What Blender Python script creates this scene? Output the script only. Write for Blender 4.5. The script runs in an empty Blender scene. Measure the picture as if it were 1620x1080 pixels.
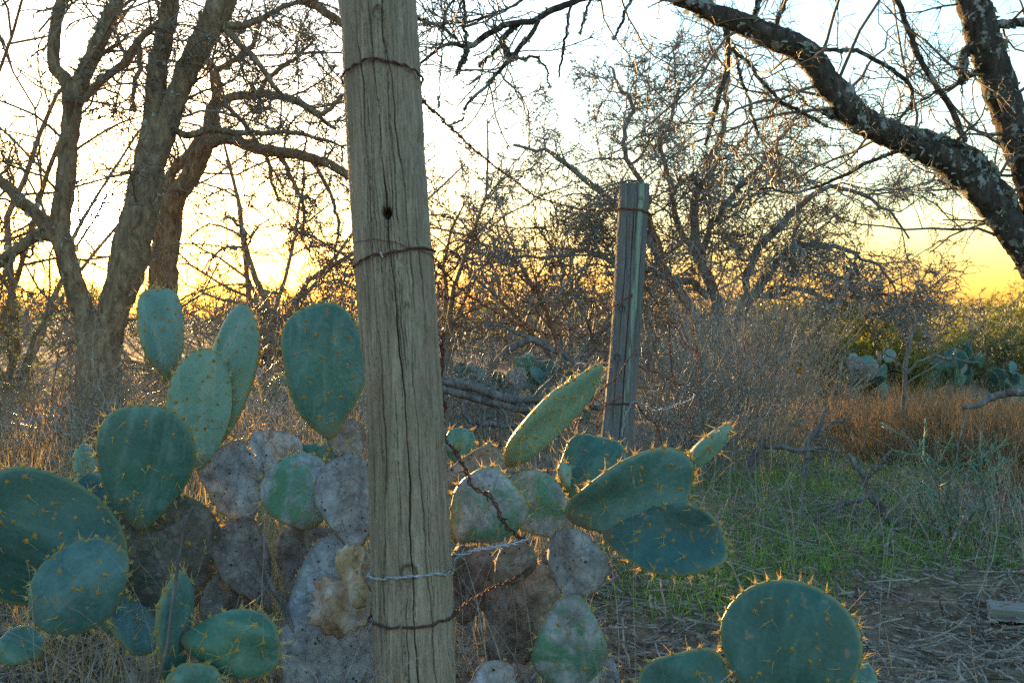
import bpy, math, random
import numpy as np
from mathutils import Vector, Matrix

# ------------------------------------------------------------------ camera, sky, sun, exposure
SC = bpy.context.scene
COL = SC.collection
F = 1575.0            # focal length in photo pixels (photo is 1620 x 1080)
CAMZ = 0.90
PITCH = math.atan(40.0 / F)
cam = bpy.data.cameras.new('camera')
cam.sensor_width = 36.0
cam.lens = 36.0 * F / 1620.0
cam.clip_start = 0.05
cam.clip_end = 3000.0
cam.dof.use_dof = True
cam.dof.focus_distance = 3.4
cam.dof.aperture_fstop = 9.0
camo = bpy.data.objects.new('camera', cam)
camo.location = (0, 0, CAMZ)
camo.rotation_euler = (math.pi / 2 - PITCH, 0, 0)
COL.objects.link(camo)
SC.camera = camo

cp, sp = math.cos(PITCH), math.sin(PITCH)
def ray(px, py):
    x = (px - 810.0) / F
    u = -(py - 540.0) / F
    return np.array([x, cp + u * sp, -sp + u * cp])
def P(px, py, Y):
    d = ray(px, py)
    return np.array([0, 0, CAMZ]) + d * (Y / d[1])

sund = ray(147, 338)
sund = sund / np.linalg.norm(sund)
SUN_EL = math.asin(sund[2])
SUN_AZ = math.atan2(sund[0], sund[1])        # from +Y toward +X
world = bpy.data.worlds.new('World')
SC.world = world
world.use_nodes = True
wn = world.node_tree
wn.nodes.clear()
wout = wn.nodes.new('ShaderNodeOutputWorld')
bg = wn.nodes.new('ShaderNodeBackground')
sky = wn.nodes.new('ShaderNodeTexSky')
sky.sky_type = 'NISHITA'
sky.sun_disc = False
sky.sun_elevation = SUN_EL
sky.sun_rotation = SUN_AZ
sky.altitude = 150
sky.air_density = 1.7
sky.dust_density = 1.1
sky.ozone_density = 4.0
bg.inputs['Strength'].default_value = 0.15
wn.links.new(sky.outputs[0], bg.inputs['Color'])
# the low sun itself and its aureole, seen directly in the picture
tcw = wn.nodes.new('ShaderNodeTexCoord')
dp = wn.nodes.new('ShaderNodeVectorMath'); dp.operation = 'DOT_PRODUCT'
dp.inputs[1].default_value = [float(c) for c in sund]
wn.links.new(tcw.outputs['Generated'], dp.inputs[0])
ac = wn.nodes.new('ShaderNodeMath'); ac.operation = 'ARCCOSINE'
wn.links.new(dp.outputs['Value'], ac.inputs[0])
def wglow(width_deg, power):
    a = wn.nodes.new('ShaderNodeMath'); a.operation = 'DIVIDE'
    wn.links.new(ac.outputs[0], a.inputs[0]); a.inputs[1].default_value = math.radians(width_deg)
    b_ = wn.nodes.new('ShaderNodeMath'); b_.operation = 'POWER'
    wn.links.new(a.outputs[0], b_.inputs[0]); b_.inputs[1].default_value = power
    c_ = wn.nodes.new('ShaderNodeMath'); c_.operation = 'MULTIPLY'
    wn.links.new(b_.outputs[0], c_.inputs[0]); c_.inputs[1].default_value = -1.0
    d_ = wn.nodes.new('ShaderNodeMath'); d_.operation = 'EXPONENT'
    wn.links.new(c_.outputs[0], d_.inputs[0])
    return d_.outputs[0]
add_prev = bg.outputs[0]
for wdt, pw, stg, colr in ((1.15, 2.5, 14.0, (1.0, 0.86, 0.55)), (4.0, 1.0, 0.5, (1.0, 0.55, 0.10))):
    bgl = wn.nodes.new('ShaderNodeBackground')
    bgl.inputs['Color'].default_value = (*colr, 1)
    ms = wn.nodes.new('ShaderNodeMath'); ms.operation = 'MULTIPLY'; ms.inputs[1].default_value = stg
    wn.links.new(wglow(wdt, pw), ms.inputs[0])
    wn.links.new(ms.outputs[0], bgl.inputs['Strength'])
    ad = wn.nodes.new('ShaderNodeAddShader')
    wn.links.new(add_prev, ad.inputs[0]); wn.links.new(bgl.outputs[0], ad.inputs[1])
    add_prev = ad.outputs[0]
wn.links.new(add_prev, wout.inputs['Surface'])

sun = bpy.data.lights.new('sun', 'SUN')
sun.energy = 5.0
sun.angle = math.radians(0.55)
sun.color = (1.0, 0.58, 0.20)
suno = bpy.data.objects.new('sun', sun)
suno.rotation_euler = Vector((float(sund[0]), float(sund[1]), float(sund[2]))).to_track_quat('Z', 'Y').to_euler()
suno.location = (-8, 20, 8)
COL.objects.link(suno)

vs = SC.view_settings
vs.view_transform = 'Standard'
vs.look = 'None'
vs.gamma = 1.0
vs.use_curve_mapping = False
vs.exposure = 2.85
SC.cycles.use_denoising = False
SC.cycles.max_bounces = 6
SC.cycles.diffuse_bounces = 3
SC.cycles.glossy_bounces = 2
SC.cycles.transmission_bounces = 3
SC.cycles.transparent_max_bounces = 4
SC.cycles.volume_bounces = 0
SC.cycles.sample_clamp_indirect = 6.0

# ------------------------------------------------------------------ helpers
RNG = np.random.default_rng(7)
def nrm(v):
    v = np.asarray(v, float)
    return v / np.maximum(np.linalg.norm(v, axis=-1, keepdims=True), 1e-9)

def mesh_np(name, V, faces, mat=None, smooth=True):
    V = np.asarray(V, np.float32)
    me = bpy.data.meshes.new(name)
    faces = [np.asarray(f, np.int32) for f in faces if len(f)]
    me.vertices.add(len(V))
    me.vertices.foreach_set('co', V.ravel())
    nl = sum(f.size for f in faces)
    me.loops.add(nl)
    me.loops.foreach_set('vertex_index', np.concatenate([f.ravel() for f in faces]))
    npoly = sum(len(f) for f in faces)
    tot = np.concatenate([np.full(len(f), f.shape[1], np.int32) for f in faces])
    st = np.concatenate([[0], np.cumsum(tot)[:-1]]).astype(np.int32)
    me.polygons.add(npoly)
    me.polygons.foreach_set('loop_start', st)
    me.polygons.foreach_set('use_smooth', np.full(npoly, smooth, bool))
    me.update(calc_edges=True)
    if mat is not None:
        me.materials.append(mat)
    return me

def link(name, data, parent=None, loc=None):
    o = bpy.data.objects.new(name, data)
    COL.objects.link(o)
    if parent is not None:
        o.parent = parent
    if loc is not None:
        o.location = [float(c) for c in loc]
    return o

def tag(o, label, cat, group=None, kind=None):
    o['label'] = label
    if cat: o['category'] = cat
    if group: o['group'] = group
    if kind: o['kind'] = kind
    return o

def thing(name, label, cat, loc, group=None):
    o = bpy.data.objects.new(name, None)
    o.empty_display_size = 0.1
    COL.objects.link(o)
    o.location = [float(c) for c in loc]
    tag(o, label, cat, group)
    return o

class Geo:
    """collects vertex / face arrays into one mesh"""
    def __init__(s):
        s.V = []; s.Q = []; s.T = []; s.n = 0
    def add(s, V, Q=None, T=None):
        V = np.asarray(V, float).reshape(-1, 3)
        s.V.append(V)
        if Q is not None and len(Q): s.Q.append(np.asarray(Q) + s.n)
        if T is not None and len(T): s.T.append(np.asarray(T) + s.n)
        s.n += len(V)
    def build(s, name, mat, parent=None, loc=None, smooth=True, kind=None, off=None):
        if not s.V: return None
        V = np.concatenate(s.V)
        if off is not None: V = V - np.asarray(off)
        fs = []
        if s.Q: fs.append(np.concatenate(s.Q))
        if s.T: fs.append(np.concatenate(s.T))
        o = link(name, mesh_np(name, V, fs, mat, smooth), parent, loc)
        if kind: o['kind'] = kind
        return o

def tubes(PTS, RAD, sides=4, rough=0.0, rng=None, cap=True):
    """PTS (M,n,3), RAD (M,n) -> verts, quads, tris"""
    PTS = np.asarray(PTS, float); RAD = np.asarray(RAD, float)
    M, n = PTS.shape[:2]
    T = np.empty_like(PTS)
    T[:, 1:-1] = PTS[:, 2:] - PTS[:, :-2]
    T[:, 0] = PTS[:, 1] - PTS[:, 0]
    T[:, -1] = PTS[:, -1] - PTS[:, -2]
    T = nrm(T)
    ref = np.where(np.abs(nrm(PTS[:, -1] - PTS[:, 0])[:, 2:3]) > 0.8, [[1.0, 0.13, 0]], [[0.1, 0.05, 1.0]])
    A = nrm(np.cross(T, ref[:, None, :]))
    B = np.cross(T, A)
    a = np.arange(sides) * 2 * np.pi / sides
    R = RAD[:, :, None]
    if rough > 0 and rng is not None:
        R = R * (1 + rough * rng.normal(size=(M, n, sides)))
    else:
        R = np.repeat(R, sides, axis=2)
    V = PTS[:, :, None, :] + R[..., None] * (np.cos(a)[None, None, :, None] * A[:, :, None, :] + np.sin(a)[None, None, :, None] * B[:, :, None, :])
    idx = np.arange(M * n * sides).reshape(M, n, sides)
    nx = np.roll(idx, -1, axis=2)
    Q = np.stack([idx[:, :-1], nx[:, :-1], nx[:, 1:], idx[:, 1:]], axis=-1).reshape(-1, 4)
    Tt = None
    if cap and sides == 3:
        Tt = np.concatenate([idx[:, 0, ::-1], idx[:, -1]]).reshape(-1, 3)
    elif cap:
        mid = np.arange(1, sides - 1)
        Tt = np.concatenate([np.stack([np.broadcast_to(idx[:, e, :1], (M, sides - 2)), idx[:, e, 1:-1], idx[:, e, 2:]], -1).reshape(-1, 3) for e in (0, -1)])
    return V.reshape(-1, 3), Q, Tt

def spline(pts, n):
    """Catmull-Rom through pts (k,d) resampled to n points of equal arc length"""
    p = np.asarray(pts, float)
    q = np.vstack([2 * p[0] - p[1], p, 2 * p[-1] - p[-2]])
    out = []
    m = 16
    for i in range(1, len(q) - 2):
        t = np.linspace(0, 1, m, endpoint=False)[:, None]
        a, b, c, d = q[i - 1], q[i], q[i + 1], q[i + 2]
        out.append(0.5 * (2 * b + (c - a) * t + (2 * a - 5 * b + 4 * c - d) * t ** 2 + (3 * b - a - 3 * c + d) * t ** 3))
    out.append(p[-1:])
    o = np.vstack(out)
    s = np.concatenate([[0], np.cumsum(np.linalg.norm(np.diff(o[:, :3], axis=0), axis=1))])
    u = np.linspace(0, s[-1], n)
    return np.stack([np.interp(u, s, o[:, k]) for k in range(o.shape[1])], 1)

def grow(PP, RR, K, lr, ang, wander, trop, rng, n=5, tmin=0.15, tmax=1.0, rfac=0.6, rmin=0.001, tip=0.35, lmin=0.0, lmax=99., falloff=0.45, keep=None):
    """children of every branch of PP (M,m,3)"""
    M, m = PP.shape[:2]
    Lp = np.linalg.norm(np.diff(PP, axis=1), axis=2).sum(1)
    idx = np.repeat(np.arange(M), K)
    N = len(idx)
    t = rng.uniform(tmin, tmax, N)
    f = t * (m - 1)
    i = np.minimum(f.astype(int), m - 2)
    w = (f - i)[:, None]
    st = PP[idx, i] * (1 - w) + PP[idx, i + 1] * w
    tan = nrm(PP[idx, i + 1] - PP[idx, i])
    r0 = RR[idx, i] * (1 - w[:, 0]) + RR[idx, i + 1] * w[:, 0]
    perp = nrm(np.cross(rng.normal(size=(N, 3)), tan))
    a = np.radians(rng.normal(ang, 14, N))[:, None]
    d = nrm(np.cos(a) * tan + np.sin(a) * perp)
    L = np.clip(Lp[idx] * lr * rng.uniform(0.5, 1.3, N) * (1 - falloff * t), lmin, lmax)
    pts = [st]
    for k in range(n - 1):
        d = nrm(d + wander * rng.normal(size=(N, 3)) + np.array([0, 0, trop]))
        pts.append(pts[-1] + d * (L / (n - 1))[:, None])
    C = np.stack(pts, 1)
    r = np.maximum(r0 * rfac, rmin)
    r = np.minimum(r, np.maximum(L * 0.035, rmin))
    R = np.maximum(r[:, None] * np.linspace(1, tip, n)[None, :], rmin * 0.7)
    C[:, 0] -= 0.3 * (C[:, 1] - C[:, 0]) * 0.2
    return C, R

# ------------------------------------------------------------------ materials
def new_mat(name):
    m = bpy.data.materials.new(name)
    m.use_nodes = True
    nt = m.node_tree
    b = nt.nodes['Principled BSDF']
    return m, nt, b
def node(nt, typ, **kw):
    n = nt.nodes.new(typ)
    for k, v in kw.items(): setattr(n, k, v)
    return n
def coords(nt, scale=(1, 1, 1), src='Object', rand=False):
    tc = node(nt, 'ShaderNodeTexCoord')
    mp = node(nt, 'ShaderNodeMapping')
    mp.inputs['Scale'].default_value = scale
    nt.links.new(tc.outputs[src], mp.inputs['Vector'])
    if rand:
        oi = node(nt, 'ShaderNodeObjectInfo')
        mu = node(nt, 'ShaderNodeMath', operation='MULTIPLY')
        mu.inputs[1].default_value = 37.0
        nt.links.new(oi.outputs['Random'], mu.inputs[0])
        nt.links.new(mu.outputs[0], mp.inputs['Location'])
    return mp.outputs[0]
def noise(nt, vec, scale, detail=4, rough=0.55, dist=0.0, out='Fac'):
    n = node(nt, 'ShaderNodeTexNoise')
    n.inputs['Scale'].default_value = scale
    n.inputs['Detail'].default_value = detail
    n.inputs['Roughness'].default_value = rough
    n.inputs['Distortion'].default_value = dist
    nt.links.new(vec, n.inputs['Vector'])
    return n.outputs[out]
def ramp(nt, fac, stops):
    r = node(nt, 'ShaderNodeValToRGB')
    e = r.color_ramp.elements
    while len(e) < len(stops): e.new(0.5)
    for k, (p, c) in enumerate(stops):
        e[k].position = p
        e[k].color = (c[0], c[1], c[2], 1) if not isinstance(c, (int, float)) else (c, c, c, 1)
    nt.links.new(fac, r.inputs[0])
    return r.outputs[0]
def mix(nt, fac, a, b, mode='MIX'):
    m = node(nt, 'ShaderNodeMix', data_type='RGBA', blend_type=mode)
    for sock, v in ((m.inputs[0], fac), (m.inputs[6], a), (m.inputs[7], b)):
        if isinstance(v, (int, float)): sock.default_value = v
        elif isinstance(v, tuple): sock.default_value = (v[0], v[1], v[2], 1)
        else: nt.links.new(v, sock)
    return m.outputs[2]
def bump(nt, b, h, strength=0.3, dist=0.01):
    n = node(nt, 'ShaderNodeBump')
    n.inputs['Strength'].default_value = strength
    n.inputs['Distance'].default_value = dist
    nt.links.new(h, n.inputs['Height'])
    nt.links.new(n.outputs[0], b.inputs['Normal'])
def translucent(nt, b, col, fac):
    t = node(nt, 'ShaderNodeBsdfTranslucent')
    if isinstance(col, tuple): t.inputs[0].default_value = (*col, 1)
    else: nt.links.new(col, t.inputs[0])
    mx = node(nt, 'ShaderNodeMixShader')
    mx.inputs[0].default_value = fac
    nt.links.new(b.outputs[0], mx.inputs[1])
    nt.links.new(t.outputs[0], mx.inputs[2])
    nt.links.new(mx.outputs[0], nt.nodes['Material Output'].inputs['Surface'])

def mat_plain(name, c1, c2, scale=20, rough=0.75, spec=0.3, trans=None, rand=False, src='Object', stretch=(1, 1, 1), bmp=0.0):
    m, nt, b = new_mat(name)
    v = coords(nt, stretch, src, rand)
    f = noise(nt, v, scale, 3)
    c = ramp(nt, f, [(0.3, c1), (0.7, c2)])
    nt.links.new(c, b.inputs['Base Color'])
    b.inputs['Roughness'].default_value = rough
    b.inputs['Specular IOR Level'].default_value = spec
    if bmp: bump(nt, b, f, bmp, 0.005)
    if trans: translucent(nt, b, c, trans)
    return m

def mat_pad(name, dark, light, bloom, cork, cork_amt, cork_cols, spots=0.0):
    m, nt, b = new_mat(name)
    v = coords(nt, (1, 1, 1), 'Object', True)
    big = noise(nt, v, 9, 3, 0.5)
    base = ramp(nt, big, [(0.3, dark), (0.7, light)])
    vs_ = coords(nt, (42, 42, 5), 'Object', True)
    streak = noise(nt, vs_, 1.0, 2, 0.5)
    base = mix(nt, ramp(nt, streak, [(0.52, 0.0), (0.8, 0.4)]), base, bloom)
    fine = noise(nt, v, 120, 3, 0.6)
    base = mix(nt, 0.14, base, ramp(nt, fine, [(0.3, tuple(x * 0.4 for x in dark)), (0.7, bloom)]))
    dust = noise(nt, v, 16, 6, 0.68, 0.4)
    base = mix(nt, ramp(nt, dust, [(0.50, 0.0), (0.78, 0.40)]), base, bloom)
    # dry brown base of the pad
    tcg = node(nt, 'ShaderNodeTexCoord'); sx = node(nt, 'ShaderNodeSeparateXYZ')
    nt.links.new(tcg.outputs['Generated'], sx.inputs[0])
    nb = node(nt, 'ShaderNodeMath', operation='MULTIPLY_ADD'); nb.inputs[1].default_value = 0.28
    nt.links.new(big, nb.inputs[0]); nt.links.new(sx.outputs['Z'], nb.inputs[2])
    base = mix(nt, ramp(nt, nb.outputs[0], [(0.16, 0.85), (0.30, 0.0)]), base, (0.13, 0.115, 0.07))
    yl = noise(nt, v, 5.0, 4, 0.6, 0.5)
    base = mix(nt, ramp(nt, yl, [(0.56, 0.0), (0.75, 0.45)]), base, (dark[0] * 2.2, dark[1] * 1.35, dark[2] * 0.8))
    # small scars and scale marks
    sc = noise(nt, v, 42, 2, 0.5)
    base = mix(nt, ramp(nt, sc, [(0.67, 0.0), (0.71, 0.8)]), base, (0.16, 0.12, 0.075))
    if cork_amt > 0:
        k1 = noise(nt, v, 9.0, 9, 0.68, 0.8)
        lo = 0.78 - 0.6 * cork_amt
        kmask = ramp(nt, k1, [(max(lo - 0.06, 0), 0.0), (min(lo + 0.06, 1), 1.0)])
        k2 = noise(nt, v, 28, 5, 0.65)
        kcol = ramp(nt, k2, [(0.22, cork_cols[0]), (0.46, cork_cols[1]), (0.78, cork_cols[2])])
        vor = node(nt, 'ShaderNodeTexVoronoi')
        vor.inputs['Scale'].default_value = 55
        nt.links.new(v, vor.inputs['Vector'])
        kcol = mix(nt, ramp(nt, vor.outputs['Distance'], [(0.1, 0.35), (0.32, 0.0)]), kcol, cork_cols[2])
        ve = node(nt, 'ShaderNodeTexVoronoi', feature='DISTANCE_TO_EDGE')
        ve.inputs['Scale'].default_value = 26
        vw = node(nt, 'ShaderNodeMix', data_type='VECTOR')
        vw.inputs[0].default_value = 0.06
        nt.links.new(v, vw.inputs[4]); nt.links.new(noise(nt, v, 14, 4, 0.7, 0, 'Color'), vw.inputs[5])
        nt.links.new(vw.outputs[1], ve.inputs['Vector'])
        kcol = mix(nt, ramp(nt, ve.outputs['Distance'], [(0.0, 0.55), (0.05, 0.0)]), kcol, cork_cols[0])
        base = mix(nt, kmask, base, kcol)
        bump(nt, b, mix(nt, kmask, fine, mix(nt, 0.5, k2, noise(nt, v, 11, 5, 0.7, 1.2))), 0.45, 0.005)
    else:
        bump(nt, b, mix(nt, 0.35, mix(nt, 0.5, streak, noise(nt, v, 30, 3, 0.5)), fine), 0.30, 0.006)
    scab = noise(nt, v, 10, 5, 0.6, 0.3)
    base = mix(nt, ramp(nt, scab, [(0.69, 0.0), (0.72, 0.8)]), base, (0.17, 0.125, 0.075))
    ra = node(nt, 'ShaderNodeAttribute', attribute_name='rim')
    base = mix(nt, ra.outputs['Fac'], base, (0.20, 0.21, 0.075) if cork_amt < 0.55 else (0.13, 0.105, 0.08))
    oi = node(nt, 'ShaderNodeObjectInfo')
    hs = node(nt, 'ShaderNodeHueSaturation')
    mr = node(nt, 'ShaderNodeMapRange'); mr.inputs[3].default_value = 0.468; mr.inputs[4].default_value = 0.518
    mv = node(nt, 'ShaderNodeMath', operation='MULTIPLY_ADD'); mv.inputs[1].default_value = -13.7; mv.inputs[2].default_value = 40.0
    mf = node(nt, 'ShaderNodeMath', operation='FRACT')
    mw = node(nt, 'ShaderNodeMapRange'); mw.inputs[3].default_value = 0.78; mw.inputs[4].default_value = 1.22
    nt.links.new(oi.outputs['Random'], mr.inputs[0]); nt.links.new(oi.outputs['Random'], mv.inputs[0])
    nt.links.new(mv.outputs[0], mf.inputs[0]); nt.links.new(mf.outputs[0], mw.inputs[0])
    nt.links.new(mr.outputs[0], hs.inputs['Hue']); nt.links.new(mw.outputs[0], hs.inputs['Value'])
    nt.links.new(base, hs.inputs['Color'])
    base = hs.outputs[0]
    nt.links.new(base, b.inputs['Base Color'])
    b.inputs['Roughness'].default_value = 0.46 if cork_amt < 0.5 else 0.85
    b.inputs['Specular IOR Level'].default_value = 0.35
    return m

CORK = ((0.075, 0.07, 0.065), (0.225, 0.225, 0.228), (0.45, 0.455, 0.46))
CORKB = ((0.05, 0.038, 0.030), (0.135, 0.115, 0.095), (0.30, 0.28, 0.26))
M = {}
M['pad_green'] = mat_pad('pad_green', (0.017, 0.074, 0.054), (0.042, 0.132, 0.092), (0.22, 0.34, 0.29), None, 0.0, CORK)
M['pad_blue'] = mat_pad('pad_blue', (0.024, 0.088, 0.082), (0.055, 0.148, 0.132), (0.22, 0.34, 0.32), None, 0.0, CORK)
M['pad_dark'] = mat_pad('pad_dark', (0.012, 0.052, 0.042), (0.028, 0.092, 0.072), (0.10, 0.19, 0.16), None, 0.0, CORK)
M['pad_pale'] = mat_pad('pad_pale', (0.075, 0.16, 0.115), (0.135, 0.235, 0.175), (0.28, 0.36, 0.29), None, 0.0, CORK)
M['pad_mixed'] = mat_pad('pad_mixed', (0.04, 0.13, 0.07), (0.085, 0.20, 0.11), (0.22, 0.34, 0.27), None, 0.48, CORK)
M['pad_cork'] = mat_pad('pad_cork', (0.05, 0.10, 0.075), (0.09, 0.14, 0.11), (0.2, 0.24, 0.2), None, 0.85, CORK)
M['pad_brown'] = mat_pad('pad_brown', (0.035, 0.075, 0.045), (0.07, 0.11, 0.065), (0.15, 0.15, 0.11), None, 0.6, CORKB)
M['pad_corkbrown'] = mat_pad('pad_corkbrown', (0.05, 0.07, 0.05), (0.09, 0.10, 0.07), (0.2, 0.2, 0.16), None, 1.0, CORKB)
M['pad_dead'] = mat_pad('pad_dead', (0.22, 0.14, 0.08), (0.36, 0.25, 0.16), (0.4, 0.32, 0.24), None, 0.6, ((0.10, 0.075, 0.06), (0.40, 0.26, 0.15), (0.52, 0.47, 0.42)))
M['spine'] = mat_plain('spine', (0.66, 0.50, 0.16), (0.82, 0.70, 0.34), 60, 0.35, 0.5, trans=0.6)
M['areole'] = mat_plain('areole', (0.16, 0.08, 0.02), (0.42, 0.26, 0.06), 200, 0.9, 0.1)
M['areole_dark'] = mat_plain('areole_dark', (0.03, 0.02, 0.015), (0.08, 0.05, 0.03), 200, 0.9, 0.1)

def mat_wood(name, cols, strip=None):
    m, nt, b = new_mat(name)
    v = coords(nt, (1, 1, 1))
    vg = coords(nt, (26, 26, 1.1))
    g1 = noise(nt, vg, 2.0, 5, 0.6, 0.3)
    vf = coords(nt, (150, 150, 5))
    g2 = noise(nt, vf, 1.6, 4, 0.6)
    blot = noise(nt, coords(nt, (5, 5, 2.2)), 1.6, 4, 0.6)
    c = ramp(nt, g1, [(0.25, cols[0]), (0.5, cols[1]), (0.75, cols[2])])
    c = mix(nt, 0.42, c, ramp(nt, g2, [(0.32, cols[0]), (0.62, cols[2])]))
    c = mix(nt, ramp(nt, blot, [(0.48, 0.0), (0.68, 0.6)]), c, cols[3])
    st = noise(nt, coords(nt, (9, 9, 7)), 1.5, 4, 0.6)
    c = mix(nt, ramp(nt, st, [(0.62, 0.0), (0.72, 0.55)]), c, cols[4])
    if strip:
        at = node(nt, 'ShaderNodeAttribute', attribute_name='strip')
        nz = noise(nt, coords(nt, (40, 40, 2.5)), 1.5, 4, 0.6)
        ad = node(nt, 'ShaderNodeMath', operation='ADD')
        nt.links.new(at.outputs['Fac'], ad.inputs[0]); nt.links.new(nz, ad.inputs[1])
        k = ramp(nt, ad.outputs[0], [(0.84, 0.0), (0.95, 0.9)])
        c = mix(nt, k, c, ramp(nt, g2, [(0.3, tuple(x * 0.55 for x in strip)), (0.65, strip)]))
    at2 = node(nt, 'ShaderNodeAttribute', attribute_name='groove')
    c = mix(nt, at2.outputs['Fac'], c, tuple(x * 0.45 for x in cols[0]))
    nt.links.new(c, b.inputs['Base Color'])
    b.inputs['Roughness'].default_value = 0.85
    b.inputs['Specular IOR Level'].default_value = 0.2
    bump(nt, b, mix(nt, 0.5, g1, g2), 0.9, 0.007)
    return m
M['post'] = mat_wood('post_wood', ((0.092, 0.066, 0.044), (0.25, 0.195, 0.135), (0.41, 0.335, 0.25), (0.17, 0.15, 0.095), (0.20, 0.12, 0.065)))
M['post2'] = mat_wood('post_wood_dark', ((0.05, 0.047, 0.045), (0.12, 0.115, 0.108), (0.23, 0.225, 0.215), (0.13, 0.13, 0.115), (0.14, 0.10, 0.06)), strip=(0.28, 0.38, 0.27))
M['board'] = mat_plain('board_wood', (0.13, 0.115, 0.095), (0.25, 0.23, 0.195), 6, 0.85, 0.2, stretch=(2, 18, 18), bmp=0.4)

def mat_rust(name, cols):
    m, nt, b = new_mat(name)
    f = noise(nt, coords(nt), 160, 4, 0.65)
    nt.links.new(ramp(nt, f, [(0.3, cols[0]), (0.52, cols[1]), (0.75, cols[2])]), b.inputs['Base Color'])
    b.inputs['Roughness'].default_value = 0.85
    bump(nt, b, f, 0.5, 0.001)
    return m
M['rust'] = mat_rust('rusty_wire', ((0.05, 0.018, 0.010), (0.15, 0.05, 0.022), (0.27, 0.105, 0.04)))
M['rust_dark'] = mat_rust('dark_rusty_wire', ((0.03, 0.012, 0.009), (0.085, 0.028, 0.02), (0.16, 0.06, 0.035)))
m, nt, b = new_mat('galvanised_wire')
f_ = noise(nt, coords(nt), 120, 3)
nt.links.new(ramp(nt, f_, [(0.3, (0.24, 0.25, 0.26)), (0.7, (0.50, 0.51, 0.52))]), b.inputs['Base Color'])
b.inputs['Roughness'].default_value = 0.5
b.inputs['Metallic'].default_value = 0.55
M['zinc'] = m

def mat_bark(name, c0, c1, c2, lich, amt, scale=1.0):
    m, nt, b = new_mat(name)
    v = coords(nt, (1, 1, 0.35))
    vv = coords(nt, (1, 1, 1))
    g = noise(nt, v, 26 * scale, 6, 0.65, 0.8)
    c = ramp(nt, g, [(0.3, c0), (0.52, c1), (0.72, c2)])
    l = noise(nt, vv, 13 * scale, 6, 0.7)
    lm = ramp(nt, l, [(0.66 - 0.12 * amt, 0.0), (0.70 - 0.12 * amt, 0.85)])
    c = mix(nt, lm, c, lich)
    nt.links.new(c, b.inputs['Base Color'])
    b.inputs['Roughness'].default_value = 0.9
    b.inputs['Specular IOR Level'].default_value = 0.15
    bump(nt, b, g, 0.9, 0.02)
    return m
M['bark'] = mat_bark('mesquite_bark', (0.018, 0.015, 0.012), (0.06, 0.05, 0.04), (0.12, 0.105, 0.09), (0.28, 0.31, 0.28), 0.8)
M['bark_warm'] = mat_bark('grey_brown_bark', (0.065, 0.047, 0.03), (0.20, 0.15, 0.092), (0.34, 0.27, 0.18), (0.32, 0.31, 0.25), 0.3)
M['bark_grey'] = mat_bark('grey_limb_bark', (0.06, 0.055, 0.05), (0.17, 0.165, 0.155), (0.29, 0.285, 0.27), (0.33, 0.37, 0.34), 0.6)
M['deadwood'] = mat_bark('dead_wood', (0.055, 0.045, 0.04), (0.15, 0.135, 0.125), (0.27, 0.26, 0.25), (0.3, 0.32, 0.3), 0.2)
M['twig'] = mat_plain('twig', (0.10, 0.08, 0.055), (0.19, 0.16, 0.12), 6, 0.6, 0.3)
M['twig_grey'] = mat_plain('grey_twig', (0.11, 0.10, 0.085), (0.26, 0.24, 0.205), 9, 0.65, 0.25)
M['twig_brown'] = mat_plain('brown_twig', (0.12, 0.09, 0.06), (0.28, 0.215, 0.14), 5, 0.5, 0.5)
M['lichen'] = mat_plain('lichen', (0.20, 0.24, 0.20), (0.40, 0.44, 0.37), 30, 0.95, 0.05, trans=0.2)
M['drygrass'] = mat_plain('dry_grass', (0.22, 0.15, 0.07), (0.50, 0.37, 0.19), 45, 0.6, 0.4, trans=0.5)
M['bunch'] = mat_plain('bunch_grass', (0.13, 0.075, 0.035), (0.40, 0.28, 0.15), 30, 0.8, 0.2, trans=0.35)
M['clod'] = mat_plain('clod', (0.10, 0.06, 0.035), (0.27, 0.18, 0.115), 60, 0.95, 0.1)
M['greystem'] = mat_plain('grey_stem', (0.17, 0.145, 0.115), (0.42, 0.37, 0.30), 40, 0.85, 0.15)
M['litter'] = mat_plain('litter', (0.11, 0.082, 0.06), (0.36, 0.30, 0.235), 55, 0.9, 0.1)
M['greengrass'] = mat_plain('green_grass', (0.08, 0.18, 0.02), (0.20, 0.34, 0.05), 25, 0.6, 0.3, trans=0.35)
M['leaf'] = mat_plain('leaf', (0.05, 0.075, 0.02), (0.14, 0.16, 0.04), 3, 0.6, 0.3, trans=0.4)
M['leaf_yellow'] = mat_plain('yellow_leaf', (0.14, 0.16, 0.03), (0.34, 0.31, 0.06), 12, 0.6, 0.3, trans=0.45)
M['cholla'] = mat_plain('cholla_stem', (0.05, 0.13, 0.075), (0.13, 0.23, 0.15), 20, 0.6, 0.3)

# ------------------------------------------------------------------ ground
def gnoise(x, y):
    z = 0.030 * np.sin(1.7 * x + 0.6 * y + 1.0) * np.sin(1.1 * y - 0.7 * x) + 0.018 * np.sin(4.1 * x + 2.0) * np.sin(3.7 * y + 1.3 * x)
    z += 0.010 * np.sin(9.3 * x - 3 * y) * np.sin(8.1 * y + 2)
    return z
def ground_z(x, y):
    return gnoise(np.asarray(x, float), np.asarray(y, float))
gu = np.linspace(-1, 1, 281)
gx = 14 * gu + 900 * gu ** 7
gy = 3 + 16 * gu + 900 * gu ** 7
GX, GY = np.meshgrid(gx, gy)
GZ = ground_z(GX, GY) + 0.006 * RNG.normal(size=GX.shape) * (np.hypot(GX, GY) < 20)
ii = np.arange(281 * 281).reshape(281, 281)
GQ = np.stack([ii[:-1, :-1], ii[:-1, 1:], ii[1:, 1:], ii[1:, :-1]], -1).reshape(-1, 4)
m, nt, b = new_mat('ground_dirt')
v = coords(nt)
n1 = noise(nt, v, 0.9, 5, 0.6, 0.4)
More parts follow.
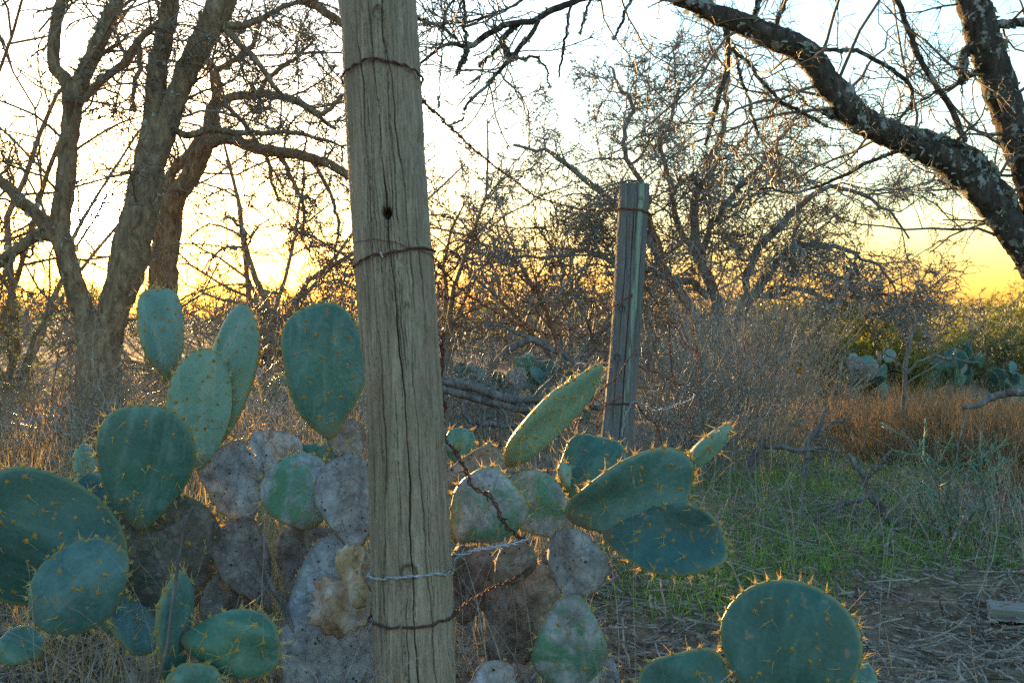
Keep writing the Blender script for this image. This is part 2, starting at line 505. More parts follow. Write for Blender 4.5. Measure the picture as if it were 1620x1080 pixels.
n2 = noise(nt, v, 14, 6, 0.7)
n3 = noise(nt, v, 90, 4, 0.7)
c = ramp(nt, n2, [(0.3, (0.085, 0.05, 0.03)), (0.55, (0.22, 0.135, 0.08)), (0.8, (0.34, 0.225, 0.14))])
c = mix(nt, ramp(nt, n3, [(0.45, 0.0), (0.65, 0.6)]), c, (0.20, 0.17, 0.135))
c = mix(nt, ramp(nt, n1, [(0.54, 0.0), (0.66, 0.5)]), c, (0.055, 0.095, 0.02))
nt.links.new(c, b.inputs['Base Color'])
b.inputs['Roughness'].default_value = 0.95
b.inputs['Specular IOR Level'].default_value = 0.1
bump(nt, b, mix(nt, 0.5, n2, n3), 0.8, 0.02)
g = link('ground', mesh_np('ground', np.stack([GX, GY, GZ], -1).reshape(-1, 3), [GQ], m))
tag(g, 'brown dirt ground with dry litter and green patches', None, kind='structure')
GRP = np.random.default_rng
def on_ground(px, Y):
    x = (px - 810.0) / F * Y
    return np.array([x, Y, float(ground_z(x, Y))])

# ------------------------------------------------------------------ fence posts
def axis_frames(axis):
    T = np.gradient(axis, axis=0); T = nrm(T)
    A = nrm(np.cross(T, np.array([0, 1.0, 0])))      # points to +X side
    A = np.where(A[:, :1] < 0, -A, A)
    B = nrm(np.cross(A, T))
    B = np.where(B[:, 1:2] > 0, -B, B)               # points to the camera
    return T, A, B

def make_post(name, label, ctrl, na, nz, mat, cracks, hole=None, knots=(), chips=(), seed=0, strip=None, top_rough=0.004):
    """ctrl: list of (px, py, width_px, Y) from the top down; cracks: list of lists (py, u) with u = -1..1 across the front"""
    rng = np.random.default_rng(seed)
    pts = [list(P(px, py, Y)) + [w / F * Y / 2, py] for px, py, w, Y in ctrl]
    s = spline(pts, nz)
    axis, rad, pyv = s[:, :3], s[:, 3], s[:, 4]
    base = axis[-1].copy(); base[2] = float(ground_z(base[0], base[1]))
    T, A, B = axis_frames(axis)
    ang = np.linspace(-np.pi, np.pi, na, endpoint=False)      # 0 faces the camera, + to the right
    # more columns on the camera side
    ang = ang - 0.35 * np.sin(ang)
    AN, PY = np.meshgrid(ang, pyv)
    z01 = np.linspace(0, 1, nz)[:, None]
    R = np.repeat(rad[:, None], na, 1)
    d = np.zeros_like(R)
    for k in range(1, 7):                                   # lobed, slowly changing cross-section
        d += 0.019 / k ** 0.7 * np.sin(k * AN + rng.uniform(0, 6.3) + 2.2 * np.sin(z01 * rng.uniform(1, 4) + rng.uniform(0, 6)))
    for k in (11, 17, 29, 43, 57):                                  # weathered grain ridges
        d += 0.0060 * np.sin(k * AN + 3 * np.sin(z01 * rng.uniform(2, 7) + rng.uniform(0, 6)))
    R = R * (1 + d)
    groove = np.zeros_like(R)
    u = np.sin(AN)
    front = np.cos(AN) > -0.1
    for (pl, wd, dp) in cracks:
        pl = np.asarray(pl, float)
        uc = np.interp(PY, pl[:, 0], pl[:, 1])
        uc = uc + 0.018 * np.sin(PY / 23.0 + pl[0, 1] * 9) + 0.008 * np.sin(PY / 7.0)
        act = np.clip((PY - pl[0, 0]) / 60, 0, 1) * np.clip((pl[-1, 0] - PY) / 60, 0, 1)
        ww = wd * (0.35 + 0.65 * act) * (0.8 + 0.3 * np.sin(PY / 41 + uc * 5))
        gk = np.exp(-((u - uc) / ww) ** 2) * act * front
        R = R - dp * gk
        groove = np.maximum(groove, gk * min(1.0, dp / 0.006))
    if hole:
        hy, hu, hr = hole
        dist = np.hypot((u - hu), (PY - hy) / (ctrl[0][2] / 2))
        hk = np.clip((hr - dist) / (hr * 0.18), 0, 1) * front
        R = R - 0.03 * hk
        groove = np.maximum(groove, hk * 0.9)
    for (ky, ku, kr) in knots:
        dist = np.hypot((u - ku), (PY - ky) / (ctrl[0][2] / 2) * 0.8) / kr
        R = R + front * (0.004 * np.exp(-((dist - 1.0) / 0.3) ** 2) - 0.005 * np.exp(-(dist / 0.75) ** 2))
        groove = np.maximum(groove, front * 0.75 * np.exp(-((dist - 0.8) / 0.18) ** 2))
    for (cy, ca, ch, cw, dp) in chips:                      # splintered loss along an edge
        k = np.exp(-((AN - ca) / cw) ** 2) * (1 / (1 + np.exp(-(PY - cy) / 4.0))) * np.exp(-np.maximum(PY - cy, 0) / ch)
        R = R - dp * k
    R = R + 0.0006 * rng.normal(size=R.shape)
    V = axis[:, None, :] + R[..., None] * (np.sin(AN)[..., None] * A[:, None, :] + np.cos(AN)[..., None] * B[:, None, :])
    V[0, :, :] += T[0] * (top_rough * rng.normal(size=(na, 1)))
    idx = np.arange(nz * na).reshape(nz, na)
    nx = np.roll(idx, -1, 1)
    Q = np.stack([idx[:-1], nx[:-1], nx[1:], idx[1:]], -1).reshape(-1, 4)
    Vf = np.vstack([V.reshape(-1, 3), V[0].mean(0) - T[0] * -0.002, V[-1].mean(0)])
    c0, c1 = nz * na, nz * na + 1
    Tt = np.concatenate([np.stack([nx[0], idx[0], np.full(na, c0)], -1), np.stack([idx[-1], nx[-1], np.full(na, c1)], -1)])
    root = thing(name, label, 'fence post', base)
    me = mesh_np('post_body', Vf - base, [Q, Tt], mat)
    at = me.attributes.new('groove', 'FLOAT', 'POINT')
    at.data.foreach_set('value', np.append(groove.ravel(), [0, 0]).astype(np.float32))
    if strip:
        sm = np.exp(-((u - np.interp(PY, [strip[0][0], strip[1][0]], [strip[0][1], strip[1][1]])) / strip[2]) ** 2) * front * 0.45
        at = me.attributes.new('strip', 'FLOAT', 'POINT')
        at.data.foreach_set('value', np.append(sm.ravel(), [0, 0]).astype(np.float32))
    link('post_body', me, root)
    def frame_at(py):
        i = int(np.argmin(np.abs(pyv - py)))
        return axis[i], rad[i], A[i], B[i], T[i]
    return root, base, frame_at

def twisted(path, hr, pitch, r, sides=5, strands=2, phase=0.0, step=None, jitter=0.0, rng=None):
    path = np.asarray(path, float)
    L = np.linalg.norm(np.diff(path, axis=0), axis=1).sum()
    n = max(6, int(L / (step or pitch / 9.0)))
    c = spline(path, n)
    if jitter and rng is not None:
        w = rng.normal(size=(n, 3)); ker = np.ones(9) / 9
        for k in range(3): w[:, k] = np.convolve(w[:, k], ker, 'same')
        c = c + jitter * w
    T = nrm(np.gradient(c, axis=0))
    ref = np.array([0.11, 1.0, 0.07])
    A = nrm(np.cross(T, ref)); B = np.cross(T, A)
    s = np.linspace(0, L, n)
    out = []
    for k in range(strands):
        a = phase + 2 * np.pi * s / pitch + 2 * np.pi * k / strands
        out.append(c + hr * (np.cos(a)[:, None] * A + np.sin(a)[:, None] * B))
    PT = np.stack(out)
    return tubes(PT, np.full(PT.shape[:2], r), sides), c, T, A, B

def wire_wrap(root, base, fr, name, py0, py1, mat, seed, r=0.0018, tail=None, label=None, single=False, sag=6):
    """wire tied round a post: py0 at its left edge, py1 at its right edge"""
    rng = np.random.default_rng(seed)
    pts = []
    for a in np.linspace(-np.pi * 1.02, np.pi * 1.02, 40):
        f = (math.sin(a) + 1) / 2
        py = py0 + (py1 - py0) * f - (sag if math.cos(a) > 0 else -sag) * math.cos(a) ** 2
        c, rad, A, B, T = fr(py)
        # slide smoothly along the axis
        pts.append(c + (rad * 1.035 + 0.0028) * (math.sin(a) * A + math.cos(a) * B) + 0.001 * rng.normal(size=3))
    if tail is not None:
        pts += [P(*t) for t in tail]
    (V, Q, T), c, *_ = twisted(pts, 0.0 if single else r * 1.05, 0.045, r, 6, 1 if single else 2)
    g = Geo(); g.add(V, Q, T)
    o = g.build(name, mat, root, off=base)
    if label: o['label'] = label
    return o

FRONT_Y = 2.02
root1, base1, fr1 = make_post('fence_post', 'thick weathered grey wooden fence post leaning close in the foreground', 
    [(590, -160, 116, 2.06), (597, 0, 117, 2.05), (603, 110, 119, 2.045), (622, 400, 121, 2.03), (632, 540, 121, 2.02), (642, 700, 123, 2.01), (650, 900, 129, 2.0), (656, 1080, 128, 1.98), (660, 1235, 130, 1.97)],
    280, 340, M['post'],
    cracks=[([(250, 0.0), (345, 0.03), (520, 0.10), (700, 0.17), (860, 0.13), (1100, 0.18), (1240, 0.15)], 0.015, 0.011),
            ([(-160, -0.55), (0, -0.52), (150, -0.40), (300, -0.42), (430, -0.40)], 0.014, 0.009),
            ([(20, 0.12), (130, 0.35), (220, 0.40), (330, 0.52), (520, 0.55)], 0.013, 0.008),
            ([(-120, -0.15), (60, -0.12), (170, -0.02), (300, -0.05)], 0.010, 0.006),
            ([(440, -0.45), (600, -0.40), (760, -0.42), (900, -0.58), (1100, -0.55), (1240, -0.6)], 0.013, 0.010),
            ([(520, 0.42), (640, 0.40), (800, 0.45), (900, 0.5), (1100, 0.62), (1240, 0.6)], 0.011, 0.007),
            ([(600, -0.12), (700, -0.08), (860, -0.12)], 0.008, 0.005),
            ([(900, 0.02), (960, -0.02), (1100, -0.05), (1240, -0.05)], 0.012, 0.010),
            ([(-100, 0.22), (20, 0.26), (120, 0.2)], 0.008, 0.005),
            ([(300, 0.72), (420, 0.75), (560, 0.80)], 0.012, 0.006),
            ([(380, -0.72), (600, -0.75), (860, -0.8)], 0.010, 0.005)] +
            [([(y0, u0), (y0 + ln * 0.5, u0 + du), (y0 + ln, u0 + du * 2.2)], wd, dpt) for y0, ln, u0, du, wd, dpt in
             [(float(a), float(b_), float(c), float(d_), float(e), float(f2)) for a, b_, c, d_, e, f2 in zip(np.random.default_rng(15).uniform(-160, 1000, 46), np.random.default_rng(16).uniform(130, 420, 46), np.random.default_rng(17).uniform(-0.95, 0.9, 46), np.random.default_rng(18).normal(0.01, 0.02, 46), np.random.default_rng(19).uniform(0.005, 0.010, 46), np.random.default_rng(20).uniform(0.002, 0.006, 46))]],
    hole=(345, 0.02, 0.155), knots=((40, 0.12, 0.16), (893, 0.06, 0.22), (488, 0.36, 0.07)),
    chips=((225, 1.35, 160, 0.35, 0.010), (395, 1.3, 70, 0.35, -0.009), (120, 1.45, 60, 0.3, 0.006), (30, -1.4, 90, 0.3, 0.006), (560, -1.35, 120, 0.3, 0.006), (700, 1.35, 140, 0.3, 0.007)), seed=3)
wire_wrap(root1, base1, fr1, 'wire_tie', 126, 128, M['rust_dark'], 1, 0.00158, sag=14, label='dark rusty wire tied round the top of the post')
wire_wrap(root1, base1, fr1, 'wire_tie', 418, 400, M['rust_dark'], 2, 0.00151, sag=2, label='rusty double wire round the middle of the post')
wire_wrap(root1, base1, fr1, 'wire_tie', 386, 412, M['rust_dark'], 3, 0.00086, sag=10, single=True, label='thin rusty wire slanting round the post')
wire_wrap(root1, base1, fr1, 'wire_tie', 905, 903, M['zinc'], 4, 0.00144, sag=5, label='grey wire round the lower part of the post')
wire_wrap(root1, base1, fr1, 'wire_tie', 973, 972, M['rust_dark'], 5, 0.00166, sag=-6, label='dark red wire round the foot of the post')
# a bright staple on the middle wire
c_, r_, A_, B_, T_ = fr1(408)
st = [c_ + (r_ + 0.006) * (math.sin(a) * A_ + math.cos(a) * B_) + T_ * dz for a, dz in ((-0.19, -0.006), (-0.16, 0.0), (-0.13, 0.006))]
(V, Q, T), *_ = twisted(st, 0, 1, 0.0022, 6, 1, step=0.002)
gg = Geo(); gg.add(V, Q, T); gg.build('staple', M['zinc'], root1, off=base1)

root2, base2, fr2 = make_post('fence_post', 'dark wooden fence post with a pale green strip, standing farther back', 
    [(1003.5, 294, 48, 4.32), (998, 400, 47, 4.31), (988, 550, 47, 4.3), (975, 690, 50, 4.28), (962, 800, 51, 4.27), (956, 850, 52, 4.26)],
    150, 220, M['post2'],
    cracks=[([(300, -0.1), (420, -0.05), (560, 0.0), (690, 0.1), (850, 0.05)], 0.03, 0.010),
            ([(280, 0.05), (330, 0.12), (430, 0.1)], 0.025, 0.008),
            ([(290, -0.5), (420, -0.45), (600, -0.5), (700, -0.4)], 0.022, 0.007),
            ([(330, 0.62), (480, 0.55), (600, 0.6)], 0.02, 0.006),
            ([(600, 0.3), (690, 0.32), (850, 0.3)], 0.025, 0.010)],
    knots=((318, 0.35, 0.12), (490, -0.45, 0.22), (567, -0.5, 0.22)), chips=((300, -1.2, 60, 0.5, 0.006),), seed=8,
    strip=((292, 0.42), (620, 0.25), 0.30), top_rough=0.007)
wire_wrap(root2, base2, fr2, 'wire_tie', 333, 338, M['rust'], 11, 0.0022, sag=1, label='rusty wire round the top of the post')
wire_wrap(root2, base2, fr2, 'wire_tie', 638, 634, M['rust_dark'], 12, 0.0020, sag=-2, label='rusty wire round the lower part of the post')

# ------------------------------------------------------------------ wires
def barb_mesh(mat, name):
    g = Geo()
    t = np.linspace(0, 2 * np.pi * 1.6, 14)
    coil = np.stack([np.linspace(-0.004, 0.004, 14), 0.0042 * np.cos(t), 0.0042 * np.sin(t)], 1)
    for s, rot in ((1, 0.4), (-1, 2.0)):
        c = coil * np.array([s, 1, 1])
        e0 = c[0] + np.array([-0.004 * s, 0.009 * math.cos(rot), 0.012 * math.sin(rot)])
        e1 = c[-1] + np.array([0.004 * s, -0.012 * math.cos(rot + .5), -0.010 * math.sin(rot + .5)])
        pl = np.vstack([e0, c, e1])[None]
        g.add(*tubes(pl, np.full(pl.shape[:2], 0.0012), 4))
    V = np.concatenate(g.V)
    return mesh_np(name, V, [np.concatenate(g.Q)] + ([np.concatenate(g.T)] if g.T else []), mat)
BARB = {k: barb_mesh(M[k], 'barb_' + k) for k in ('rust', 'rust_dark', 'zinc')}

def barbed_wire(label, pl, mat, seed, hr=0.0021, r=0.0017, pitch=0.042, spacing=0.115, barbs=True, name='barbed_wire', jitter=0.004, group=None):
    rng = np.random.default_rng(seed)
    pts = np.array([P(*p) for p in pl])
    (V, Q, T), c, Tn, A, B = twisted(pts, hr, pitch, r, 5, 2, rng.uniform(0, 6), jitter=jitter, rng=rng)
    off = c[0]
    root = thing(name, label, 'wire', off, group)
    g = Geo(); g.add(V, Q, T)
    g.build('strand', M[mat], root, off=off)
    if barbs:
        s = np.concatenate([[0], np.cumsum(np.linalg.norm(np.diff(c, axis=0), axis=1))])
        for d in np.arange(rng.uniform(0.03, spacing), s[-1], spacing):
            i = int(np.searchsorted(s, d)); i = min(i, len(c) - 1)
            o = link('barb', BARB[mat], root)
            R = Matrix((Tn[i], A[i], B[i])).transposed().to_4x4() @ Matrix.Rotation(rng.uniform(0, 6.3), 4, 'X')
            o.matrix_local = Matrix.Translation(Vector(c[i] - off)) @ R
    return root

N_, K_ = 2.06, 4.2     # depths of the two posts
barbed_wire('rusty barbed wire sagging from near post top down to the twisted wire stay', [(664, 128, 2.06), (668, 158, 2.12), (700, 188, 2.35), (748, 236, 2.75), (800, 276, 3.1), (845, 311, 3.4)], 'rust', 21)
barbed_wire('level rusty barbed wire running from the twisted stay to the far post top', [(845, 311, 3.4), (870, 319, 3.55), (910, 330, 3.8), (950, 334, 4.05), (982, 333, 4.2)], 'rust', 22)
barbed_wire('rusty barbed wire dropping to the right from the far post top', [(1027, 338, 4.32), (1034, 360, 4.4), (1045, 400, 4.5), (1056, 440, 4.6), (1075, 470, 4.7), (1092, 498, 4.8), (1100, 545, 4.8), (1106, 590, 4.8)], 'rust', 23)
barbed_wire('rusty barbed wire hanging in a low V between the two posts', [(692, 418, 2.1), (712, 440, 2.3), (745, 470, 2.6), (780, 492, 2.9), (820, 512, 3.2), (872, 530, 3.5), (900, 522, 3.65), (935, 503, 3.9), (965, 487, 4.1), (990, 473, 4.22), (1019, 452, 4.28)], 'rust', 24)
barbed_wire('rusty barbed wire running down from the middle of the far post to brush', [(1020, 452, 4.3), (1036, 475, 4.4), (1058, 505, 4.5), (1072, 522, 4.6), (1085, 545, 4.65), (1108, 560, 4.7)], 'rust', 25)
barbed_wire('twisted two-strand rusty wire stay hanging between the posts', [(844, 300, 3.4), (847, 345, 3.4), (846, 400, 3.4), (850, 440, 3.4), (862, 480, 3.42), (876, 528, 3.45), (886, 565, 3.4), (896, 600, 3.3), (904, 640, 3.2), (912, 690, 3.0), (908, 730, 2.9)], 'rust', 26, hr=0.0052, r=0.0019, pitch=0.085, barbs=False, name='wire_stay', jitter=0.003)
barbed_wire('kinked rusty wire running down the right edge of the near post', [(700, 520, 2.08), (700, 560, 2.08), (698, 600, 2.09), (700, 650, 2.08), (706, 690, 2.06), (713, 706, 2.03), (724, 728, 1.99), (738, 748, 1.97), (752, 770, 1.96), (768, 778, 1.95), (782, 800, 1.94), (798, 828, 1.94), (820, 846, 1.96), (836, 856, 1.98)], 'rust_dark', 27, hr=0.0026, r=0.0019, spacing=0.07, jitter=0.01)
barbed_wire('grey barbed wire running right from the near post below the green pad', [(716, 905, 1.98), (720, 882, 1.94), (745, 872, 1.92), (780, 866, 1.92), (815, 858, 1.94), (838, 851, 1.98)], 'zinc', 28, hr=0.0022, r=0.0018, spacing=0.09)
barbed_wire('dark red wire rising right from the foot of the near post', [(718, 972, 1.98), (745, 948, 2.02), (780, 930, 2.06), (815, 915, 2.1), (838, 900, 2.12)], 'rust_dark', 29, hr=0.0022, r=0.0018, barbs=False, name='fence_wire')
barbed_wire('rusty wire looping from the far post foot down behind the long pad', [(1008, 552, 4.2), (990, 575, 4.1), (975, 598, 3.95), (955, 614, 3.75), (938, 636, 3.55), (922, 655, 3.35), (914, 678, 3.2), (911, 700, 3.1)], 'rust', 30)
barbed_wire('short rusty wire curling across the foot of the far post', [(985, 626, 4.2), (970, 634, 4.16), (955, 645, 4.12), (945, 662, 4.1), (943, 682, 4.1)], 'rust', 31, spacing=0.08)
barbed_wire('bright silver wire with coiled end beside the far post', [(984, 690, 4.15), (986, 672, 4.15), (992, 652, 4.15), (1002, 638, 4.15), (1018, 641, 4.2), (1040, 648, 4.25), (1066, 642, 4.35), (1085, 636, 4.45), (1100, 624, 4.5)], 'zinc', 32, hr=0.0028, r=0.0014, pitch=0.03, barbs=False, name='coiled_wire', jitter=0.012)
barbed_wire('rusty barbed wire hanging straight down right of the far post', [(1058, 500, 4.55), (1061, 560, 4.55), (1064, 600, 4.55), (1054, 632, 4.5), (1044, 662, 4.5), (1038, 690, 4.5)], 'rust', 33)
barbed_wire('rusty wire arcing right from the far post foot into the shrub', [(1007, 560, 4.25), (1012, 580, 4.3), (1040, 590, 4.4), (1064, 604, 4.5), (1085, 610, 4.6)], 'rust', 34)
barbed_wire('rusty wire curving down along the grey shrub edge', [(1102, 545, 4.75), (1110, 580, 4.75), (1106, 615, 4.7), (1094, 652, 4.65), (1078, 672, 4.6), (1064, 664, 4.6)], 'rust', 35)
barbed_wire('rusty wire slanting down from the silver coil to the litter', [(1008, 640, 4.2), (1022, 660, 4.25), (1038, 672, 4.3), (1046, 700, 4.3)], 'rust_dark', 36)
barbed_wire('thin plain wire dangling beside the upper near post', [(672, 150, 2.3), (684, 200, 2.3), (688, 240, 2.3), (684, 275, 2.3), (692, 310, 2.3), (690, 345, 2.3)], 'rust_dark', 37, hr=0.0004, r=0.0006, barbs=False, name='loose_wire', jitter=0.002)
# knot of old wire behind the near post
rng = np.random.default_rng(40)
root = thing('wire_tangle', 'tangled ball of rusty wire behind the right edge of near post', 'wire', P(712, 430, 2.2))
for k in range(5):
    n = 11
    a = np.linspace(0, rng.uniform(3, 7), n) + rng.uniform(0, 6)
    c0 = P(rng.uniform(696, 728), rng.uniform(400, 460), 2.25)
    ex = rng.uniform(0.012, 0.035)
    pl = c0 + np.stack([ex * np.cos(a), 0.03 * np.sin(a * 0.7), ex * 1.2 * np.sin(a)], 1) + 0.006 * rng.normal(size=(n, 3))
    (V, Q, T), *_ = twisted(pl, 0.0012, 0.035, 0.0011, 5, 2)
    g = Geo(); g.add(V, Q, T); g.build('wire_loop', M['rust_dark'], root, off=P(712, 430, 2.2))

# ------------------------------------------------------------------ prickly pear
def pad_shape(L, W, Th, seed, obov=0.18, jag=0.0, waist=0.0):
    r = np.random.default_rng(seed)
    ph = r.uniform(0, 6.3, 6)
    am = r.normal(0, 1, 4)
    zc = 0.53 * L
    nrim = max(8, int(1.75 * (L + W) / 0.034))
    def outline(th):
        s, c = np.sin(th), np.cos(th)
        x = W / 2 * s * (1 - obov * c) * (1 - (0.34 + waist) * np.exp(-((np.mod(th + np.pi, 2 * np.pi) - np.pi) / 0.95) ** 2))
        z = 0.5 * L * (1 - c) 
        k = 1 + 0.045 * am[0] * np.sin(2 * th + ph[0]) + 0.038 * am[1] * np.sin(3 * th + ph[1]) + 0.022 * am[2] * np.sin(5 * th + ph[2]) + 0.006 * np.cos(nrim * th + ph[3])
        if jag: k = k + jag * (np.sin(11 * th + ph[4]) * np.sin(7 * th + ph[5]) + 0.6 * np.sin(23 * th + ph[1]))
        return x * k, zc + (z - zc) * k
    return outline, zc, nrim, ph, am

class Pad:
    def __init__(s, L, W, Th, seed, cup=0.0, bend=0.0, obov=0.18, jag=0.0, twist=0.0, wave=1.0):
        s.L, s.W, s.Th, s.cup, s.bend, s.twist, s.wave = L, W, Th, cup, bend, twist, wave
        s.outline, s.zc, s.nrim, s.ph, s.am = pad_shape(L, W, Th, seed, obov, jag)
    def at(s, q, th, side):
        """side -1 = towards the viewer, +1 = back"""
        ox, oz = s.outline(th)
        x = q * ox
        z = s.zc + q * (oz - s.zc)
        h = s.Th / 2 * np.sqrt(np.maximum(1 - np.abs(q) ** 5, 0)) * (0.85 + 0.3 * (1 - z / s.L))
        y = side * h
        y = y + s.cup * (x / (s.W / 2)) ** 2 * s.W * 0.5 + s.bend * (z / s.L) ** 2 * s.L
        y = y + s.twist * (x / s.W) * (z / s.L - 0.3) * s.W
        y = y + s.wave * 0.02 * s.W * (np.sin(9 * x / s.W + s.ph[0]) * np.sin(5 * z / s.L + s.ph[1])) 
        return np.stack([x, y, z], -1)
    def mesh(s, name, mat, nseg=56, rings=(0, .22, .42, .6, .75, .86, .93, .97, .99, 1.0)):
        th = np.linspace(0, 2 * np.pi, nseg, endpoint=False)
        V = []; Q = []; T = []
        qs = np.array(rings[1:])
        F_ = s.at(qs[:, None], th[None, :], -1).reshape(-1, 3)
        Bk = s.at(qs[:-1, None], th[None, :], 1).reshape(-1, 3)
        c0 = s.at(np.array([0.0]), np.array([0.0]), -1); c1 = s.at(np.array([0.0]), np.array([0.0]), 1)
        nF, nB = len(F_), len(Bk)
        V = np.vstack([F_, Bk, c0, c1])
        fi = np.arange(nF).reshape(-1, nseg); bi = np.vstack([nF + np.arange(nB).reshape(-1, nseg), fi[-1:]])
        fn, bn = np.roll(fi, -1, 1), np.roll(bi, -1, 1)
        Q = np.concatenate([np.stack([fi[:-1], fn[:-1], fn[1:], fi[1:]], -1).reshape(-1, 4), np.stack([bi[:-1], bi[1:], bn[1:], bn[:-1]], -1).reshape(-1, 4)])
        T = np.concatenate([np.stack([np.full(nseg, nF + nB), fn[0], fi[0]], -1), np.stack([np.full(nseg, nF + nB + 1), bi[0], bn[0]], -1)])
        me = mesh_np(name, V, [Q, T], mat)
        rq = np.concatenate([np.repeat(qs, nseg), np.repeat(qs[:-1], nseg), [0, 0]])
        at = me.attributes.new('rim', 'FLOAT', 'POINT')
        at.data.foreach_set('value', (0.62 * np.clip((rq - 0.93) / 0.06, 0, 1)).astype(np.float32))
        return me
    def normal(s, q, th, side):
        e = 0.02
        p = s.at(q, th, side)
        a = s.at(np.maximum(q - e, 0.01), th, side); b_ = s.at(q, th + 0.05, side)
        n = nrm(np.cross(b_ - p, a - p))
        flip = np.sign(n[:, 1] * side)
        return n * np.where(flip == 0, 1, flip)[:, None]

def cones(base, direc, length, r, sides=3):
    base, d = np.asarray(base), nrm(direc)
    N = len(base)
    ref = np.where(np.abs(d[:, 2:3]) > 0.8, [[1.0, 0, 0]], [[0, 0, 1.0]])
    A = nrm(np.cross(d, ref)); B = np.cross(d, A)
    a = np.arange(sides) * 2 * np.pi / sides
    r = np.broadcast_to(np.asarray(r, float), (N,))
    ring = base[:, None] + r[:, None, None] * (np.cos(a)[None, :, None] * A[:, None] + np.sin(a)[None, :, None] * B[:, None])
    tip = base + d * np.broadcast_to(np.asarray(length, float), (N,))[:, None]
    V = np.concatenate([ring, tip[:, None]], 1).reshape(-1, 3)
    o = (np.arange(N) * (sides + 1))[:, None]
    T = np.concatenate([np.stack([o[:, 0] + k, o[:, 0] + (k + 1) % sides, o[:, 0] + sides], -1) for k in range(sides)])
    return V, T

def spine_set(pad, rng, nface=1.3, lface=0.026, rim=3, lrim=0.022, glo=9, spacing=0.036, cork=False, faces=(-1, 1), down=0.35):
    sp, ar = Geo(), Geo()
    bs, ds, ls, rs = [], [], [], []
    abase, anorm = [], []
    for side in faces:
        for q in np.arange(0.16, 0.93, spacing / (0.25 * (pad.L + pad.W))):
            n = max(3, int(2 * np.pi * q * 0.25 * (pad.L + pad.W) / spacing))
            th = np.linspace(0, 2 * np.pi, n, endpoint=False) + rng.uniform(0, 6) + rng.normal(0, 0.16 / max(q, 0.3), n)
            qq = np.clip(q + rng.normal(0, 0.05, n), 0.05, 0.94)
            keep = rng.random(n) < 0.85
            th, qq = th[keep], qq[keep]; n = len(th)
            if n == 0: continue
            p = pad.at(qq, th, side); nn = pad.normal(qq, th, side)
            abase.append(p); anorm.append(nn)
            for rep in range(3):
                k = rng.random(n) < nface / 3
                m_ = k.sum()
                if not m_: continue
                d = nn[k] * 0.75 + rng.normal(0, 0.42, (m_, 3)) + np.array([0, 0, -down])
                bs.append(p[k]); ds.append(d); ls.append(lface * rng.uniform(0.25, 1.3, m_)); rs.append(np.full(m_, 0.0010))
    n = pad.nrim
    th = np.linspace(0.55, 2 * np.pi - 0.55, n) + rng.normal(0, 0.03, n)
    q = np.full(n, 0.995)
    p = pad.at(q, th, -1); p[:, 1] = 0.5 * (p[:, 1] + pad.at(q, th, 1)[:, 1])
    c = np.array([0, 0, pad.zc])
    out = nrm((p - c) * np.array([1, 0.0, 1]))
    abase.append(p); anorm.append(out)
    up = 0.35 + 0.65 * np.clip(p[:, 2] / pad.L, 0, 1)         # denser towards the tip
    for rep in range(rim):
        k = rng.random(n) < up
        d = out[k] + rng.normal(0, 0.5, (k.sum(), 3))
        bs.append(p[k]); ds.append(d); ls.append(lrim * rng.uniform(0.2, 1.35, k.sum())); rs.append(np.full(k.sum(), 0.0010))
    for rep in range(glo):
        d = out + rng.normal(0, 0.55, (n, 3))
        bs.append(p + 0.0015 * rng.normal(size=(n, 3))); ds.append(d); ls.append(0.0085 * rng.uniform(0.5, 1.2, n)); rs.append(np.full(n, 0.0011))
    V, T = cones(np.concatenate(bs), np.concatenate(ds), np.concatenate(ls), np.concatenate(rs))
    sp.add(V, None, T)
    ab, an = np.concatenate(abase), np.concatenate(anorm)
    V, T = cones(ab - an * 0.0006, an, 0.0036 * rng.uniform(0.7, 1.3, len(ab)), (0.0042 if not cork else 0.0026) * rng.uniform(0.5, 1.5, len(ab)), 6)
    ar.add(V, None, T)
    return sp, ar

def place_matrix(bx, by, tx, ty, Yb, Yt, yaw):
    Bp, Tp = P(bx, by, Yb), P(tx, ty, Yt)
    z = nrm(Tp - Bp)
    tocam = nrm(np.array([0, 0, CAMZ]) - 0.5 * (Bp + Tp))
    n = nrm(tocam - z * tocam.dot(z))
    y = -n
    x = np.cross(y, z)
    R = Matrix((x, y, z)).transposed()
    return Bp, np.linalg.norm(Tp - Bp), R.to_4x4() @ Matrix.Rotation(math.radians(yaw), 4, 'Z')

